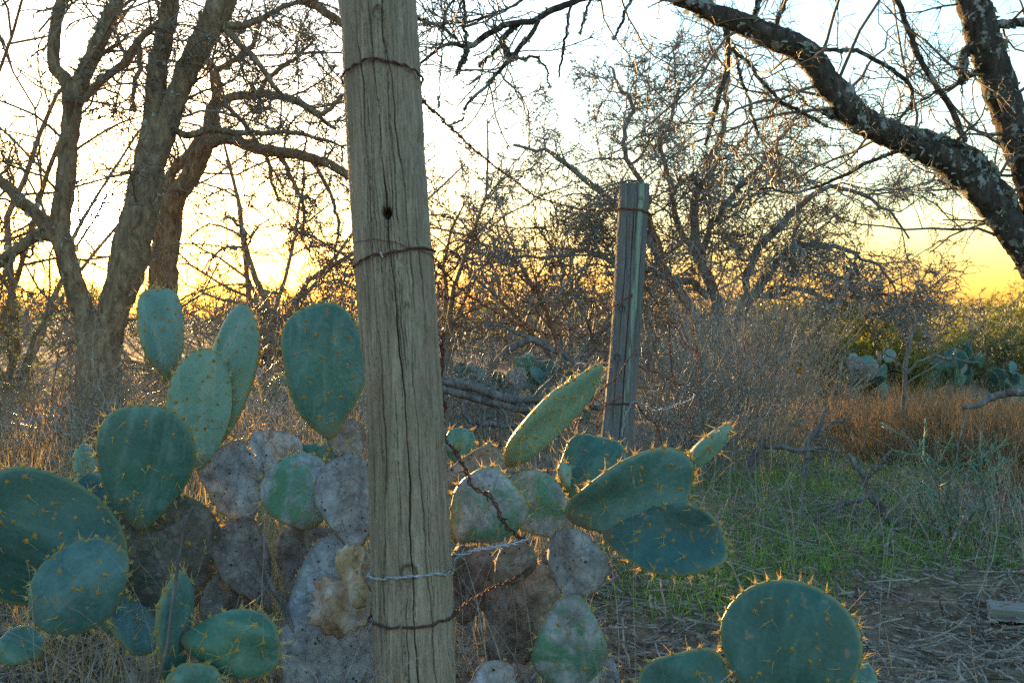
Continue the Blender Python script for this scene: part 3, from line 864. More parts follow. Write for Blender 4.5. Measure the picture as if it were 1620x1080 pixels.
PADN = [0]
def add_pad(root, off, bx, by, tx, ty, w, Yb, Yt, yaw, kind, cup=0.0, bend=0.0, th=0.027, obov=0.18, spn=1.0, label=None, jag=0.0, lsp=1.0, wave=None, twist=None):
    PADN[0] += 1
    rng = np.random.default_rng(1000 + PADN[0])
    Bp, L, R = place_matrix(bx, by, tx, ty, Yb, Yt, yaw)
    W = w / F * 0.5 * (Yb + Yt)
    if wave is None: wave = rng.uniform(1.2, 2.6)
    if twist is None: twist = rng.normal(0, 0.18)
    if bend == 0.0: bend = rng.uniform(-0.02, 0.14)
    if cup == 0.0: cup = rng.normal(0, 0.12)
    cork = 'cork' in kind or kind in ('pad_dead',)
    if cork and th < 0.05:
        wave *= 2.2
        if not jag: jag = 0.014
        yaw = yaw + rng.choice([-1, 1]) * rng.uniform(12, 38)
        R = place_matrix(bx, by, tx, ty, Yb, Yt, yaw)[2]
        cup = rng.choice([-1, 1]) * rng.uniform(0.2, 0.5)
        twist = rng.normal(0, 0.5)
        th = th * 0.75
    pad = Pad(L, W, th, 500 + PADN[0], cup, bend, obov, jag, twist, wave)
    rings = (0, .22, .42, .6, .75, .86, .93, .97, .99, 1.0)
    if jag:
        rings = (0, .15, .3, .42, .54, .66, .76, .85, .92, .97, 1.0)
    o = link('pad', pad.mesh('pad', M[kind], 110 if jag else 64, rings), root)
    o.matrix_local = Matrix.Translation(Vector(Bp - off)) @ R
    if label: o['label'] = label
    if kind == 'pad_dead': return o
    if cork:
        sp_, ar_ = spine_set(pad, rng, 0.06 * spn, 0.016 * lsp, 1, 0.012, 5, 0.032, True)
        a = ar_.build('areoles', M['areole_dark'], o, kind='stuff', smooth=False)
    else:
        sp_, ar_ = spine_set(pad, rng, 1.5 * spn, 0.030 * lsp, 4, 0.025 * lsp, 13)
        a = ar_.build('areoles', M['areole'], o, kind='stuff', smooth=False)
    sp_.build('spines', M['spine'], o, kind='stuff', smooth=False)
    return o

def cactus(label, rootpx, rootY, rows, group=None):
    base = on_ground(rootpx, rootY)
    root = thing('prickly_pear', label, 'cactus', base, group)
    for r in rows:
        kw = r[-1] if isinstance(r[-1], dict) else {}
        a = r[:-1] if isinstance(r[-1], dict) else r
        add_pad(root, base, *a, **kw)
    return root

# bx, by, tx, ty, width, Ybase, Ytip, yaw, kind
cactus('large blue green prickly pear with broad pads filling the left foreground', 240, 2.35, [
    (255, 1190, 268, 975, 120, 2.35, 2.33, 10, 'pad_corkbrown', dict(th=0.05)),
    (266, 606, 255, 448, 92, 2.5, 2.52, 48, 'pad_pale', dict(lsp=1.25)),
    (338, 712, 374, 485, 100, 2.45, 2.5, -38, 'pad_pale', dict(cup=0.15)),
    (312, 745, 318, 552, 108, 2.36, 2.4, 18, 'pad_pale', dict(cup=-0.1, twist=0.3, obov=0.1)),
    (215, 838, 240, 637, 148, 2.2, 2.16, -8, 'pad_green', dict(cup=0.1)),
    (205, 905, -75, 800, 205, 2.15, 2.02, -5, 'pad_dark', dict(cup=0.1, bend=-0.05)),
    (200, 862, 52, 985, 136, 1.98, 1.9, 12, 'pad_blue', dict(cup=0.15, th=0.024, obov=0.1)),
    (265, 1000, 262, 788, 182, 2.3, 2.26, 8, 'pad_brown', dict(th=0.028, spn=0.25)),
    (140, 792, 132, 700, 52, 2.45, 2.46, 45, 'pad_pale', {}),
    (196, 850, 128, 748, 78, 2.34, 2.36, 20, 'pad_green', {}),
    (186, 935, 236, 1036, 86, 2.12, 2.1, -50, 'pad_blue', dict(lsp=1.2)),
    (186, 930, 168, 1000, 60, 2.2, 2.2, 30, 'pad_green', {}),
    (70, 1040, 5, 1000, 66, 2.3, 2.3, 20, 'pad_green', {}),
])
cactus('small spiny prickly pear with one edge-on pad at the bottom left', 300, 1.85, [
    (290, 1270, 292, 1085, 90, 1.86, 1.87, 20, 'pad_brown', dict(th=0.035)),
    (268, 1100, 297, 915, 92, 1.86, 1.84, 62, 'pad_blue', dict(lsp=1.2, spn=1.3)),
    (292, 1006, 446, 1028, 108, 1.84, 1.82, 5, 'pad_green', dict(lsp=1.35, spn=1.1, obov=0.05)),
    (300, 1135, 312, 1056, 92, 1.80, 1.78, 0, 'pad_green', {}),
])
cactus('old prickly pear with grey corky pads just left of the near post', 520, 2.3, [
    (518, 1180, 540, 852, 172, 2.22, 2.24, 5, 'pad_cork', dict(th=0.06, obov=-0.05)),
    (516, 690, 514, 481, 140, 2.42, 2.44, 6, 'pad_green', dict(spn=0.7)),
    (560, 738, 538, 661, 66, 2.46, 2.46, 30, 'pad_brown', {}),
    (432, 770, 426, 677, 96, 2.58, 2.6, 0, 'pad_cork', dict(obov=0.1)),
    (492, 745, 490, 702, 46, 2.66, 2.66, 10, 'pad_green', {}),
    (520, 745, 517, 701, 34, 2.66, 2.66, -20, 'pad_green', {}),
    (480, 838, 466, 716, 122, 2.3, 2.36, 0, 'pad_mixed', dict(obov=0.0, cup=0.2)),
    (392, 828, 358, 698, 100, 2.42, 2.44, 10, 'pad_cork', {}),
    (560, 872, 548, 716, 98, 2.24, 2.26, -10, 'pad_cork', {}),
    (428, 965, 376, 816, 108, 2.36, 2.38, 18, 'pad_corkbrown', dict(th=0.03)),
    (470, 960, 482, 828, 116, 2.46, 2.46, -5, 'pad_corkbrown', dict(th=0.03)),
    (552, 905, 530, 1004, 122, 2.13, 2.07, 0, 'pad_dead', dict(th=0.03, jag=0.07, obov=-0.05, wave=6.0, label='torn dead tan pad hanging with a ragged edge')),
    (548, 965, 564, 862, 66, 2.12, 2.12, -12, 'pad_dead', dict(th=0.03, jag=0.06, obov=-0.25, wave=6.0, label='strip of dead tan pad peeling upwards')),
    (330, 1010, 372, 905, 84, 2.3, 2.34, 12, 'pad_corkbrown', {}),
])
cactus('sprawling prickly pear with long green pads just right of the near post', 830, 2.3, [
    (800, 1190, 812, 1030, 120, 2.3, 2.3, 0, 'pad_corkbrown', dict(th=0.06)),
    (808, 1065, 816, 882, 160, 2.3, 2.28, 6, 'pad_corkbrown', dict(th=0.04)),
    (735, 985, 752, 862, 92, 2.38, 2.38, -10, 'pad_corkbrown', dict(th=0.04)),
    (788, 925, 838, 868, 64, 2.2, 2.18, 0, 'pad_corkbrown', {}),
    (690, 800, 800, 722, 104, 2.34, 2.36, 10, 'pad_cork', {}),
    (724, 852, 812, 766, 126, 2.1, 2.06, 8, 'pad_mixed', dict(cup=0.35, obov=0.0, th=0.026)),
    (905, 838, 800, 762, 96, 2.2, 2.24, 0, 'pad_mixed', dict(obov=0.15)),
    (794, 736, 950, 588, 84, 2.26, 2.2, 50, 'pad_pale', dict(bend=0.06, th=0.032, obov=-0.12, wave=1.5)),
    (905, 802, 962, 690, 108, 2.52, 2.55, -8, 'pad_dark', {}),
    (892, 826, 1106, 730, 116, 2.16, 2.08, 26, 'pad_blue', dict(bend=0.03, cup=-0.35, th=0.028, twist=-0.5, obov=-0.05)),
    (1072, 747, 1158, 676, 33, 2.12, 2.10, 25, 'pad_pale', dict(lsp=1.1, spn=1.6, th=0.030, obov=-0.12, bend=0.01)),
    (956, 838, 1152, 872, 112, 2.14, 2.0, -12, 'pad_dark', dict(cup=-0.3, th=0.024, obov=0.1)),
    (904, 950, 904, 834, 116, 2.06, 2.04, 0, 'pad_cork', dict(obov=-0.02)),
    (908, 936, 898, 1092, 118, 2.03, 2.0, -6, 'pad_mixed', dict(obov=0.3)),
    (722, 735, 730, 676, 50, 2.6, 2.6, 10, 'pad_green', dict(spn=1.3)),
    (775, 728, 770, 700, 22, 2.55, 2.55, 10, 'pad_green', dict(spn=1.5)),
    (897, 772, 893, 732, 22, 2.5, 2.5, 30, 'pad_pale', {}),
    (800, 1130, 762, 1056, 88, 2.1, 2.08, 0, 'pad_cork', dict(th=0.04)),
    (962, 1120, 950, 1038, 62, 2.1, 2.1, 15, 'pad_cork', {}),
])
cactus('prickly pear with a big round dark green pad at bottom right', 1225, 1.95, [
    (1215, 1255, 1230, 1080, 130, 1.95, 1.94, 0, 'pad_brown', dict(th=0.04)),
    (1232, 1130, 1264, 922, 224, 1.93, 1.96, -4, 'pad_dark', dict(spn=0.8, obov=0.12)),
    (1100, 1165, 1072, 1034, 156, 1.97, 1.97, 5, 'pad_dark', {}),
    (1310, 1130, 1354, 1036, 96, 1.95, 1.97, 15, 'pad_green', {}),
])

# far clumps: pads share a few meshes
def pad_variants(mats, n, seed, spines=True):
    out = []
    for k in range(n):
        r = np.random.default_rng(seed + k)
        pad = Pad(0.24, 0.24 * r.uniform(0.62, 0.82), 0.02, seed + k, r.uniform(-0.2, 0.2), r.uniform(-0.1, 0.1))
        me = pad.mesh('far_pad', M[mats[k % len(mats)]], 28, (0, .45, .8, .95, 1.0))
        sm = None
        if spines:
            sp_, ar_ = spine_set(pad, r, 0.5, 0.022, 2, 0.018, 3, 0.05)
            V = np.concatenate(sp_.V); sm = mesh_np('far_spines', V, [np.concatenate(sp_.T)], M['spine'], False)
        out.append((me, sm))
    return out
VAR = pad_variants(['pad_blue', 'pad_green', 'pad_pale', 'pad_green', 'pad_blue', 'pad_cork'], 9, 900)
def far_cactus(label, px, Y, h, spread, n, seed, group=None):
    rng = np.random.default_rng(seed)
    base = on_ground(px, Y)
    root = thing('prickly_pear', label, 'cactus', base, group)
    nodes = [(np.array([rng.uniform(-spread, spread) * 0.6, rng.uniform(-.25, .25), -0.02]), nrm(np.array([rng.normal(0, .3), 0, 1])), 0) for _ in range(max(3, n // 7))]
    cnt = 0
    qi = 0
    while cnt < n and qi < len(nodes):
        p, d, lev = nodes[qi]; qi += 1
        kids = rng.integers(1, 4)
        s = rng.uniform(0.55, 0.98)
        me, sm = VAR[rng.integers(0, len(VAR))]
        z = nrm(d + np.array([0, 0, 0.25]))
        yv = nrm(np.cross(z, rng.normal(size=3)) + np.array([0, 0.9, 0]))
        yv = nrm(yv - z * yv.dot(z)); xv = np.cross(yv, z)
        o = link('pad', me, root)
        o.matrix_local = Matrix.Translation(Vector(p)) @ Matrix((xv, yv, z)).transposed().to_4x4() @ Matrix.Scale(s, 4)
        if sm is not None:
            q = link('spines', sm, o); q['kind'] = 'stuff'
        cnt += 1
        for k in range(kids):
            dd = nrm(z * 0.8 + xv * rng.normal(0, 0.65) + yv * rng.normal(0, 0.35))
            pp = p + z * 0.24 * s * rng.uniform(0.8, 0.96) + xv * rng.normal(0, 0.05)
            if pp[2] < h - 0.1: nodes.append((pp, dd, lev + 1))
    return root
far_cactus('blue green prickly pear clump just behind the fallen limbs, beside near post', 745, 8.6, 0.80, 0.5, 30, 61)
far_cactus('prickly pear clump with dark rounded pads behind the arched dead branch', 850, 8.9, 0.72, 0.5, 26, 62)
far_cactus('prickly pear clump at the left foot of the far post', 918, 8.4, 0.66, 0.35, 14, 63)
far_cactus('tallest blue green prickly pear clump in the far right thicket edge', 1488, 10.6, 0.80, 0.4, 26, 64)
far_cactus('low spreading prickly pear clump beside the yellow green bush at right', 1385, 10.2, 0.56, 0.5, 26, 65)
far_cactus('prickly pear clump cut by the right picture edge behind dry grass', 1600, 10.4, 0.6, 0.4, 18, 66)
far_cactus('single tall prickly pear standing behind the grey shrub', 1172, 9.6, 0.95, 0.12, 7, 67)
far_cactus('small prickly pear behind the tall narrow pad, left of centre', 318, 6.6, 0.95, 0.15, 8, 68)
far_cactus('grey prickly pear at far left beside the leaning edge trunk', 34, 5.8, 0.72, 0.18, 9, 69)
far_cactus('dim prickly pear in golden brush left of the forked trunk', 92, 6.0, 0.60, 0.15, 8, 70)
far_cactus('prickly pear half hidden in brush between the two left pads', 425, 6.9, 0.62, 0.3, 14, 71)
far_cactus('low prickly pear peeping out at the right foot of forked trunk', 212, 5.9, 0.62, 0.18, 8, 72)

# pale dry stems standing among the front cacti
rngs = np.random.default_rng(432)

# ------------------------------------------------------------------ trees
def limb(pl, Y, n=40, jit=0.0, rng=None):
    """pixel polyline (px, py, width_px[, Y]) -> points, radii"""
    rows = []
    for p in pl:
        y = p[3] if len(p) > 3 else Y
        rows.append(list(P(p[0], p[1], y)) + [p[2] / F * y / 2])
    s = spline(rows, n)
    pts, r = s[:, :3], np.maximum(s[:, 3], 0.001)
    if jit and rng is not None:
        w = rng.normal(size=(n, 3))
        for k in range(3): w[:, k] = np.convolve(w[:, k], np.ones(5) / 5, 'same')
        pts = pts + w * jit * np.minimum(np.linspace(0, 6, n), 1)[:, None]
    return pts, r

def lichen_on(g, pts, rad, rng, count, size):
    """crinkled grey lichen flakes standing on a limb"""
    n = len(pts)
    cl = rng.integers(1, n - 1, max(3, count // 14))
    i = np.clip(cl[rng.integers(0, len(cl), count)] + rng.integers(-1, 2, count), 0, n - 2)
    T = nrm(pts[i + 1] - pts[i])
    d = nrm(np.cross(T, rng.normal(size=(count, 3))))
    base = pts[i] + (pts[i + 1] - pts[i]) * rng.random((count, 1)) + d * rad[i][:, None] * 0.95
    a = nrm(np.cross(d, rng.normal(size=(count, 3))))
    s = size * rng.uniform(0.4, 1.3, (count, 1))
    up = nrm(d + 0.8 * rng.normal(size=(count, 3)))
    b2 = np.cross(up, a)
    V = np.stack([base - a * s * .5, base + a * s * .5, base + a * s * .7 + up * s + b2 * s * .3, base - a * s * .6 + up * s * .8 - b2 * s * .3], 1)
    o = (np.arange(count) * 4)[:, None]
    g.add(V.reshape(-1, 3), np.concatenate([o, o + 1, o + 2, o + 3], 1))

def flat_twigs(PP, RR, rng):
    """the finest twigs: one narrow strip each, turned at random about its own length"""
    N, n = PP.shape[:2]
    s = nrm(np.cross(PP[:, -1] - PP[:, 0], rng.normal(size=(N, 3))))[:, None, :] * (1.3 * RR)[..., None]
    V = np.stack([PP - s, PP + s], 2)
    idx = np.arange(N * n * 2).reshape(N, n, 2)
    return V.reshape(-1, 3), np.stack([idx[:, :-1, 0], idx[:, :-1, 1], idx[:, 1:, 1], idx[:, 1:, 0]], -1).reshape(-1, 4)

def add_twigs(gs, PP, RR, levels, rng, sides=(5, 4, 3, 3), flat=False):
    """levels: list of dicts for grow(); puts each generation in gs"""
    for k, lv in enumerate(levels):
        PP, RR = grow(PP, RR, rng=rng, **lv)
        if flat and k == len(levels) - 1:
            gs.add(*flat_twigs(PP, RR, rng))
        else:
            gs.add(*tubes(PP, RR, sides[min(k, len(sides) - 1)], cap=False))
    return PP, RR

def drawn_tree(label, base, limbs, Y, trunk_mat, twig_mat, levels, seed, cat='tree', name='mesquite_tree', sides=18, rough=0.05, lichen=0, lsize=0.02, nseg=46, first=None, jit=0.01):
    rng = np.random.default_rng(seed)
    root = thing(name, label, cat, base)
    tw = Geo(); lg = Geo()
    for k, pl in enumerate(limbs):
        opt = pl[-1] if isinstance(pl[-1], dict) else {}
        if opt: pl = pl[:-1]
        y = opt.get('Y', Y)
        n = opt.get('n', nseg)
        pts, r = limb(pl, y, n, jit * y / 6, rng)
        big = r.max() > 0.03
        g = Geo()
        g.add(*tubes(pts[None], r[None], sides if big else 8, rough, rng))
        g.build(opt.get('name', 'trunk' if k == 0 else 'limb'), trunk_mat, root, off=base)
        if lichen and opt.get('lichen', 1):
            lichen_on(lg, pts, r, rng, int(lichen * opt.get('lichen', 1) * (1 if big else 0.5)), lsize * (1 if big else 0.42))
        lv = [dict(l) for l in levels]
        m_ = opt.get('twigs', 1.0)
        if m_ > 0:
            lv[0]['K'] = max(1, int(lv[0]['K'] * m_))
            add_twigs(tw, pts[None], np.minimum(r, 0.03)[None], lv, rng, (5, 3, 3), Y > 6)
    tw.build('crown', twig_mat, root, off=base)
    if lichen: lg.build('lichen', M['lichen'], root, off=base, kind='stuff', smooth=False)
    return root

# left forked tree in front of the sun
LV = [dict(K=9, lr=0.45, ang=55, wander=0.26, trop=0.02, n=8, lmin=0.5, lmax=1.5, rfac=0.35, rmin=0.006),
      dict(K=9, lr=0.55, ang=50, wander=0.3, trop=-0.02, n=7, rfac=0.6, rmin=0.004),
      dict(K=7, lr=0.55, ang=50, wander=0.32, trop=-0.03, n=4, rfac=0.6, rmin=0.0027)]
b1 = on_ground(152, 6.5)
drawn_tree('forked grey tree at left with the low sun between its trunks', b1, [
    [(155, 735, 86), (155, 640, 68), (150, 560, 58), (134, 500, 38), (117, 447, 33), (104, 400, 32), (97, 368, 31), (102, 310, 30), (111, 230, 28), (115, 165, 28), (104, 125, 22), (86, 104, 20), (90, 45, 18), (100, -10, 17), (110, -120, 12), dict(name='trunk', n=70)],
    [(160, 700, 70), (163, 600, 58), (166, 540, 52), (178, 495, 50), (194, 447, 54), (203, 420, 58), (215, 370, 57), (222, 341, 55), (234, 270, 48), (243, 200, 34), (248, 128, 31), (258, 64, 28), (272, 0, 28), (285, -140, 20), dict(name='trunk', n=70)],
    [(228, 305, 40), (246, 250, 36), (262, 205, 36), (290, 128, 34), (318, 66, 37), (352, 0, 42), (400, -130, 30), dict(n=50)],
    [(114, 165, 26), (138, 108, 25), (168, 36, 23), (186, -5, 21), (215, -120, 14)],
    [(96, 372, 26), (74, 358, 22), (40, 322, 19), (0, 286, 17), (-60, 250, 13)],
    [(98, 378, 22), (64, 372, 19), (30, 392, 17), (-10, 420, 15), (-60, 460, 10)],
    [(116, 175, 12), (150, 138, 13), (196, 98, 13), (224, 60, 12), (250, 36, 11), (280, 28, 10)],
    [(350, 40, 12), (396, 86, 9), (442, 146, 8), (482, 168, 8), (534, 206, 5)],
    [(352, 40, 14), (396, 38, 10), (428, 20, 9), (456, 7, 8), (500, 0, 5)],
    [(216, 60, 8), (222, 92, 8), (212, 140, 7), (213, 175, 5)],
    [(270, 200, 10), (294, 214, 12), (336, 204, 11), (383, 212, 10), (447, 209, 8), (511, 221, 5), (548, 235, 3)],
], 6.5, M['bark_warm'], M['twig'], LV, 101, name='forked_tree', lichen=120, lsize=0.022)
b2 = on_ground(258, 8.2)
drawn_tree('leaning slim tree behind the forked trunk, its limbs arching right', b2, [
    [(252, 680, 56), (256, 520, 48), (260, 430, 44), (267, 370, 40), (276, 320, 36), (290, 296, 30), (318, 250, 24), (338, 180, 22), (348, 158, 20), (338, 110, 15), (326, 85, 10), (318, 20, 8), dict(name='trunk', n=64)],
    [(290, 298, 26), (320, 235, 24), (345, 219, 20), (372, 220, 18), (405, 233, 18), (440, 238, 17), (490, 248, 16), (552, 276, 13), (600, 300, 9), dict(n=50)],
    [(348, 160, 16), (368, 154, 14), (405, 151, 13), (440, 153, 12), (470, 159, 12), (511, 180, 8), (545, 150, 5)],
    [(278, 330, 18), (260, 300, 18), (282, 262, 14), (310, 226, 12), (330, 200, 8)],
    [(405, 150, 8), (430, 120, 8), (470, 90, 6), (500, 60, 4)],
    [(340, 112, 10), (372, 96, 9), (402, 66, 8), (412, 20, 6)],
    [(470, 0, 14), (490, 5, 14), (512, 18, 13), (540, 36, 11), (575, 60, 7)],
    [(350, 160, 9), (380, 190, 7), (420, 250, 6), (440, 320, 4)],
    [(440, 238, 8), (460, 280, 7), (480, 330, 5), (476, 380, 3)],
    [(490, 250, 7), (520, 300, 6), (536, 350, 5), (530, 400, 3)],
], 8.2, M['bark_warm'], M['twig'], LV, 102, name='leaning_tree')

# tree at the right, limb arching over the view
b3 = on_ground(1745, 4.9)
LV3 = [dict(K=11, lr=0.4, ang=60, wander=0.2, trop=0.03, n=9, lmin=0.4, lmax=1.2, rfac=0.3, rmin=0.0042),
       dict(K=7, lr=0.5, ang=50, wander=0.26, trop=0.0, n=7, rfac=0.6, rmin=0.0026),
       dict(K=3, lr=0.45, ang=50, wander=0.3, trop=-0.02, n=5, rfac=0.6, rmin=0.0018)]
drawn_tree('large dark mesquite at right with a lichened limb arching over the view', b3, [
    [(1745, 800, 130), (1735, 660, 110), (1705, 540, 84), (1665, 460, 62), (1620, 391, 50), (1570, 322, 47), (1509, 261, 46), (1448, 230, 42), (1387, 206, 42), (1346, 175, 43), (1313, 134, 42), (1281, 94, 40), (1248, 69, 38), (1183, 41, 36), (1134, 20, 30), (1081, 1, 22), (1000, -40, 14), dict(name='trunk', n=150, lichen=3.0, twigs=1.6)],
    [(1715, 560, 70), (1672, 400, 58), (1632, 285, 52), (1602, 200, 50), (1575, 120, 50), (1550, 45, 50), (1537, 0, 46), (1520, -80, 38), dict(n=90, lichen=2.0)],
    [(1612, 352, 20), (1598, 318, 20), (1566, 270, 20), (1529, 240, 20), (1468, 217, 18), (1410, 205, 14), (1380, 205, 10), dict(twigs=0.4)],
    [(1395, 216, 16), (1350, 192, 15), (1322, 184, 13), (1301, 179, 9), dict(twigs=0.2)],
    [(1556, 45, 16), (1585, 38, 15), (1625, 36, 14), (1690, 20, 10), dict(twigs=0.6)],
    [(1548, 60, 15), (1534, 72, 15), (1524, 100, 15), (1519, 132, 12), dict(twigs=0, lichen=1.6)],
    [(1545, 20, 14), (1520, 0, 13), (1490, -30, 10), dict(twigs=0.5)],
    [(1410, -20, 9), (1424, 20, 9), (1440, 58, 10), (1464, 114, 9), (1500, 163, 10), (1525, 226, 10), dict(twigs=0.8)],
    [(1289, 78, 7), (1346, 80, 7), (1395, 102, 7), (1431, 126, 7), (1444, 155, 6), (1431, 183, 5), (1405, 200, 4), dict(twigs=0.8)],
    [(1430, 236, 6), (1370, 260, 6), (1313, 289, 5), (1248, 305, 4), (1200, 300, 3), dict(twigs=0.9)],
    [(1143, 24, 10), (1150, 60, 11), (1150, 100, 10), (1144, 130, 9), (1130, 175, 8), (1116, 230, 5), dict(twigs=0.9)],
    [(1152, 72, 6), (1191, 110, 6), (1228, 155, 6), (1272, 179, 6), (1308, 200, 4), dict(twigs=0.8)],
    [(1160, 75, 5), (1172, 120, 5), (1190, 180, 4), (1200, 212, 3), dict(twigs=0.3)],
    [(1560, 95, 6), (1535, 120, 6), (1500, 140, 5), (1470, 150, 4), (1440, 175, 4)],
    [(1190, 34, 8), (1205, -10, 10), (1215, -60, 10), dict(twigs=0.4)],
    [(1225, 50, 7), (1240, 5, 8), (1250, -40, 8), dict(twigs=0.4)],
    [(1610, 300, 8), (1640, 290, 8), (1680, 270, 5), dict(twigs=0.6)],
    # branch crossing the top of the picture
    [(1090, -62, 16), (1010, -40, 14), (950, -8, 12), (922, 0, 11), (886, 13, 10.5), (855, 28, 10), (821, 36, 10), (785, 47, 10), (762, 58, 10), (744, 72, 9), (718, 71, 7), (697, 76, 6), (661, 102, 4), (620, 130, 3), dict(Y=4.5, n=70, lichen=1.6, twigs=1.1)],
    [(743, 72, 8), (735, 90, 9), (728, 104, 8), (717, 124, 2), dict(Y=4.5, twigs=0)],
    [(852, 33, 7), (840, 54, 8), (824, 75, 8), (806, 96, 8), (788, 116, 6), (754, 148, 5), (736, 171, 4), (731, 186, 4), (707, 199, 3), dict(Y=4.5, lichen=1.4, twigs=0.6)],
    [(821, 38, 8), (800, 54, 9), (795, 67, 8), (803, 80, 9), (806, 96, 9), dict(Y=4.52, lichen=1.4, twigs=0.3)],
    [(795, 68, 6), (778, 86, 5), (757, 106, 4), dict(Y=4.5, twigs=0.3)],
    [(815, 93, 5), (835, 91, 4), (855, 94, 4), (865, 114, 3.4), (870, 140, 3), dict(Y=4.5, twigs=0)],
    [(906, 6, 4), (899, 20, 4), (899, 44, 4.4), (889, 88, 4), (884, 122, 3), dict(Y=4.4, twigs=0, lichen=0.6)],
    [(936, -4, 4), (926, 20, 4), (917, 54, 3), dict(Y=4.4, twigs=0, lichen=0.6)],
    [(1006, -38, 5), (996, 5, 5), (985, 34, 5), (970, 63, 4), dict(Y=4.4, twigs=0, lichen=0.5)],
    [(735, -20, 4), (712, 5, 4), (702, 30, 4), (700, 60, 3), (698, 110, 2), (694, 170, 2), dict(Y=4.4, twigs=0.2, lichen=0.7)],
    [(732, -10, 5), (735, 20, 5), (735, 50, 5), (738, 70, 5), dict(Y=4.5, twigs=0.3, lichen=0.5)],
    [(723, 62, 5), (692, 41, 6), (656, 27, 6), (610, 10, 6), dict(Y=4.5, twigs=0.6)],
    [(870, -6, 4), (830, 0, 4), (790, 18, 4), (745, 32, 4), (700, 42, 3), dict(Y=4.6, twigs=1.0)],
], 4.9, M['bark'], M['twig'], LV3, 103, name='mesquite_tree', sides=22, rough=0.06, lichen=220, lsize=0.022, jit=0.012)

# a random bare tree
def wild_tree(label, px, Y, height, spread, seed, stems=4, twig_mat='twig', bark='bark_warm', levels=None, lean=0.0, r0=0.06, name='bare_tree', up=0.9, dense=1.0, leaves=None, group=None, trop0=0.03):
    rng = np.random.default_rng(seed)
    base = on_ground(px, Y)
    root = thing(name, label, 'tree' if height > 2 else 'shrub', base, group)
    n = 12
    tr = Geo(); tw = Geo()
    PPs = []; RRs = []
    for k in range(stems):
        az = rng.uniform(0, 2 * np.pi)
        out = rng.uniform(0.3, 1.0) * spread / height
        d = nrm(np.array([np.cos(az) * out + lean, np.sin(az) * out * 0.8, up]))
        p = base + np.array([rng.normal(0, 0.05), rng.normal(0, 0.05), -0.05])
        L = height * rng.uniform(0.75, 1.1)
        pts = [p]
        for j in range(n - 1):
            d = nrm(d + 0.15 * rng.normal(size=3) + np.array([np.cos(az) * 0.03, 0, -trop0]))
            p = p + d * L / (n - 1)
            pts.append(p)
        PPs.append(np.stack(pts)); RRs.append(r0 * rng.uniform(0.6, 1.1) * np.linspace(1, 0.2, n))
    PP, RR = np.stack(PPs), np.stack(RRs)
    for k in range(stems):
        g = Geo(); g.add(*tubes(PP[k:k + 1], RR[k:k + 1], 9, 0.05, rng))
        g.build('trunk', M[bark], root, off=base)
    lv = levels or [dict(K=int(9 * dense), lr=0.55, ang=50, wander=0.22, trop=-0.02, n=8, rfac=0.6, rmin=0.010),
                    dict(K=int(9 * dense), lr=0.5, ang=48, wander=0.28, trop=-0.03, n=6, rfac=0.6, rmin=0.0075),
                    dict(K=int(8 * dense), lr=0.55, ang=48, wander=0.3, trop=-0.03, n=5, rfac=0.6, rmin=0.0052)]
    PP, RR = add_twigs(tw, PP, RR, lv, rng, (5, 3, 3, 3), True)
    tw.build('crown', M[twig_mat], root, off=base)
    if leaves:
        mat, cnt, size = leaves
        leaf_cloud(root, base, PP, rng, cnt, size, mat)
    return root

def leaf_cloud(root, base, PP, rng, cnt, size, mat):
    m_, n_ = PP.shape[:2]
    i = rng.integers(0, m_, cnt); j = rng.integers(1, n_, cnt)
    c = PP[i, j] + rng.normal(0, size, (cnt, 3))
    a = nrm(rng.normal(size=(cnt, 3))); b_ = nrm(np.cross(a, rng.normal(size=(cnt, 3))))
    s = size * rng.uniform(0.5, 1.2, (cnt, 1))
    V = np.stack([c - a * s, c - b_ * s * 0.45 + a * s * 0.1, c + a * s, c + b_ * s * 0.45 + a * s * 0.1], 1).reshape(-1, 3)
    o = (np.arange(cnt) * 4)[:, None]
    g = Geo(); g.add(V, np.concatenate([o, o + 1, o + 2, o + 3], 1))
    g.build('leaves', M[mat], root, off=base, kind='stuff', smooth=False)

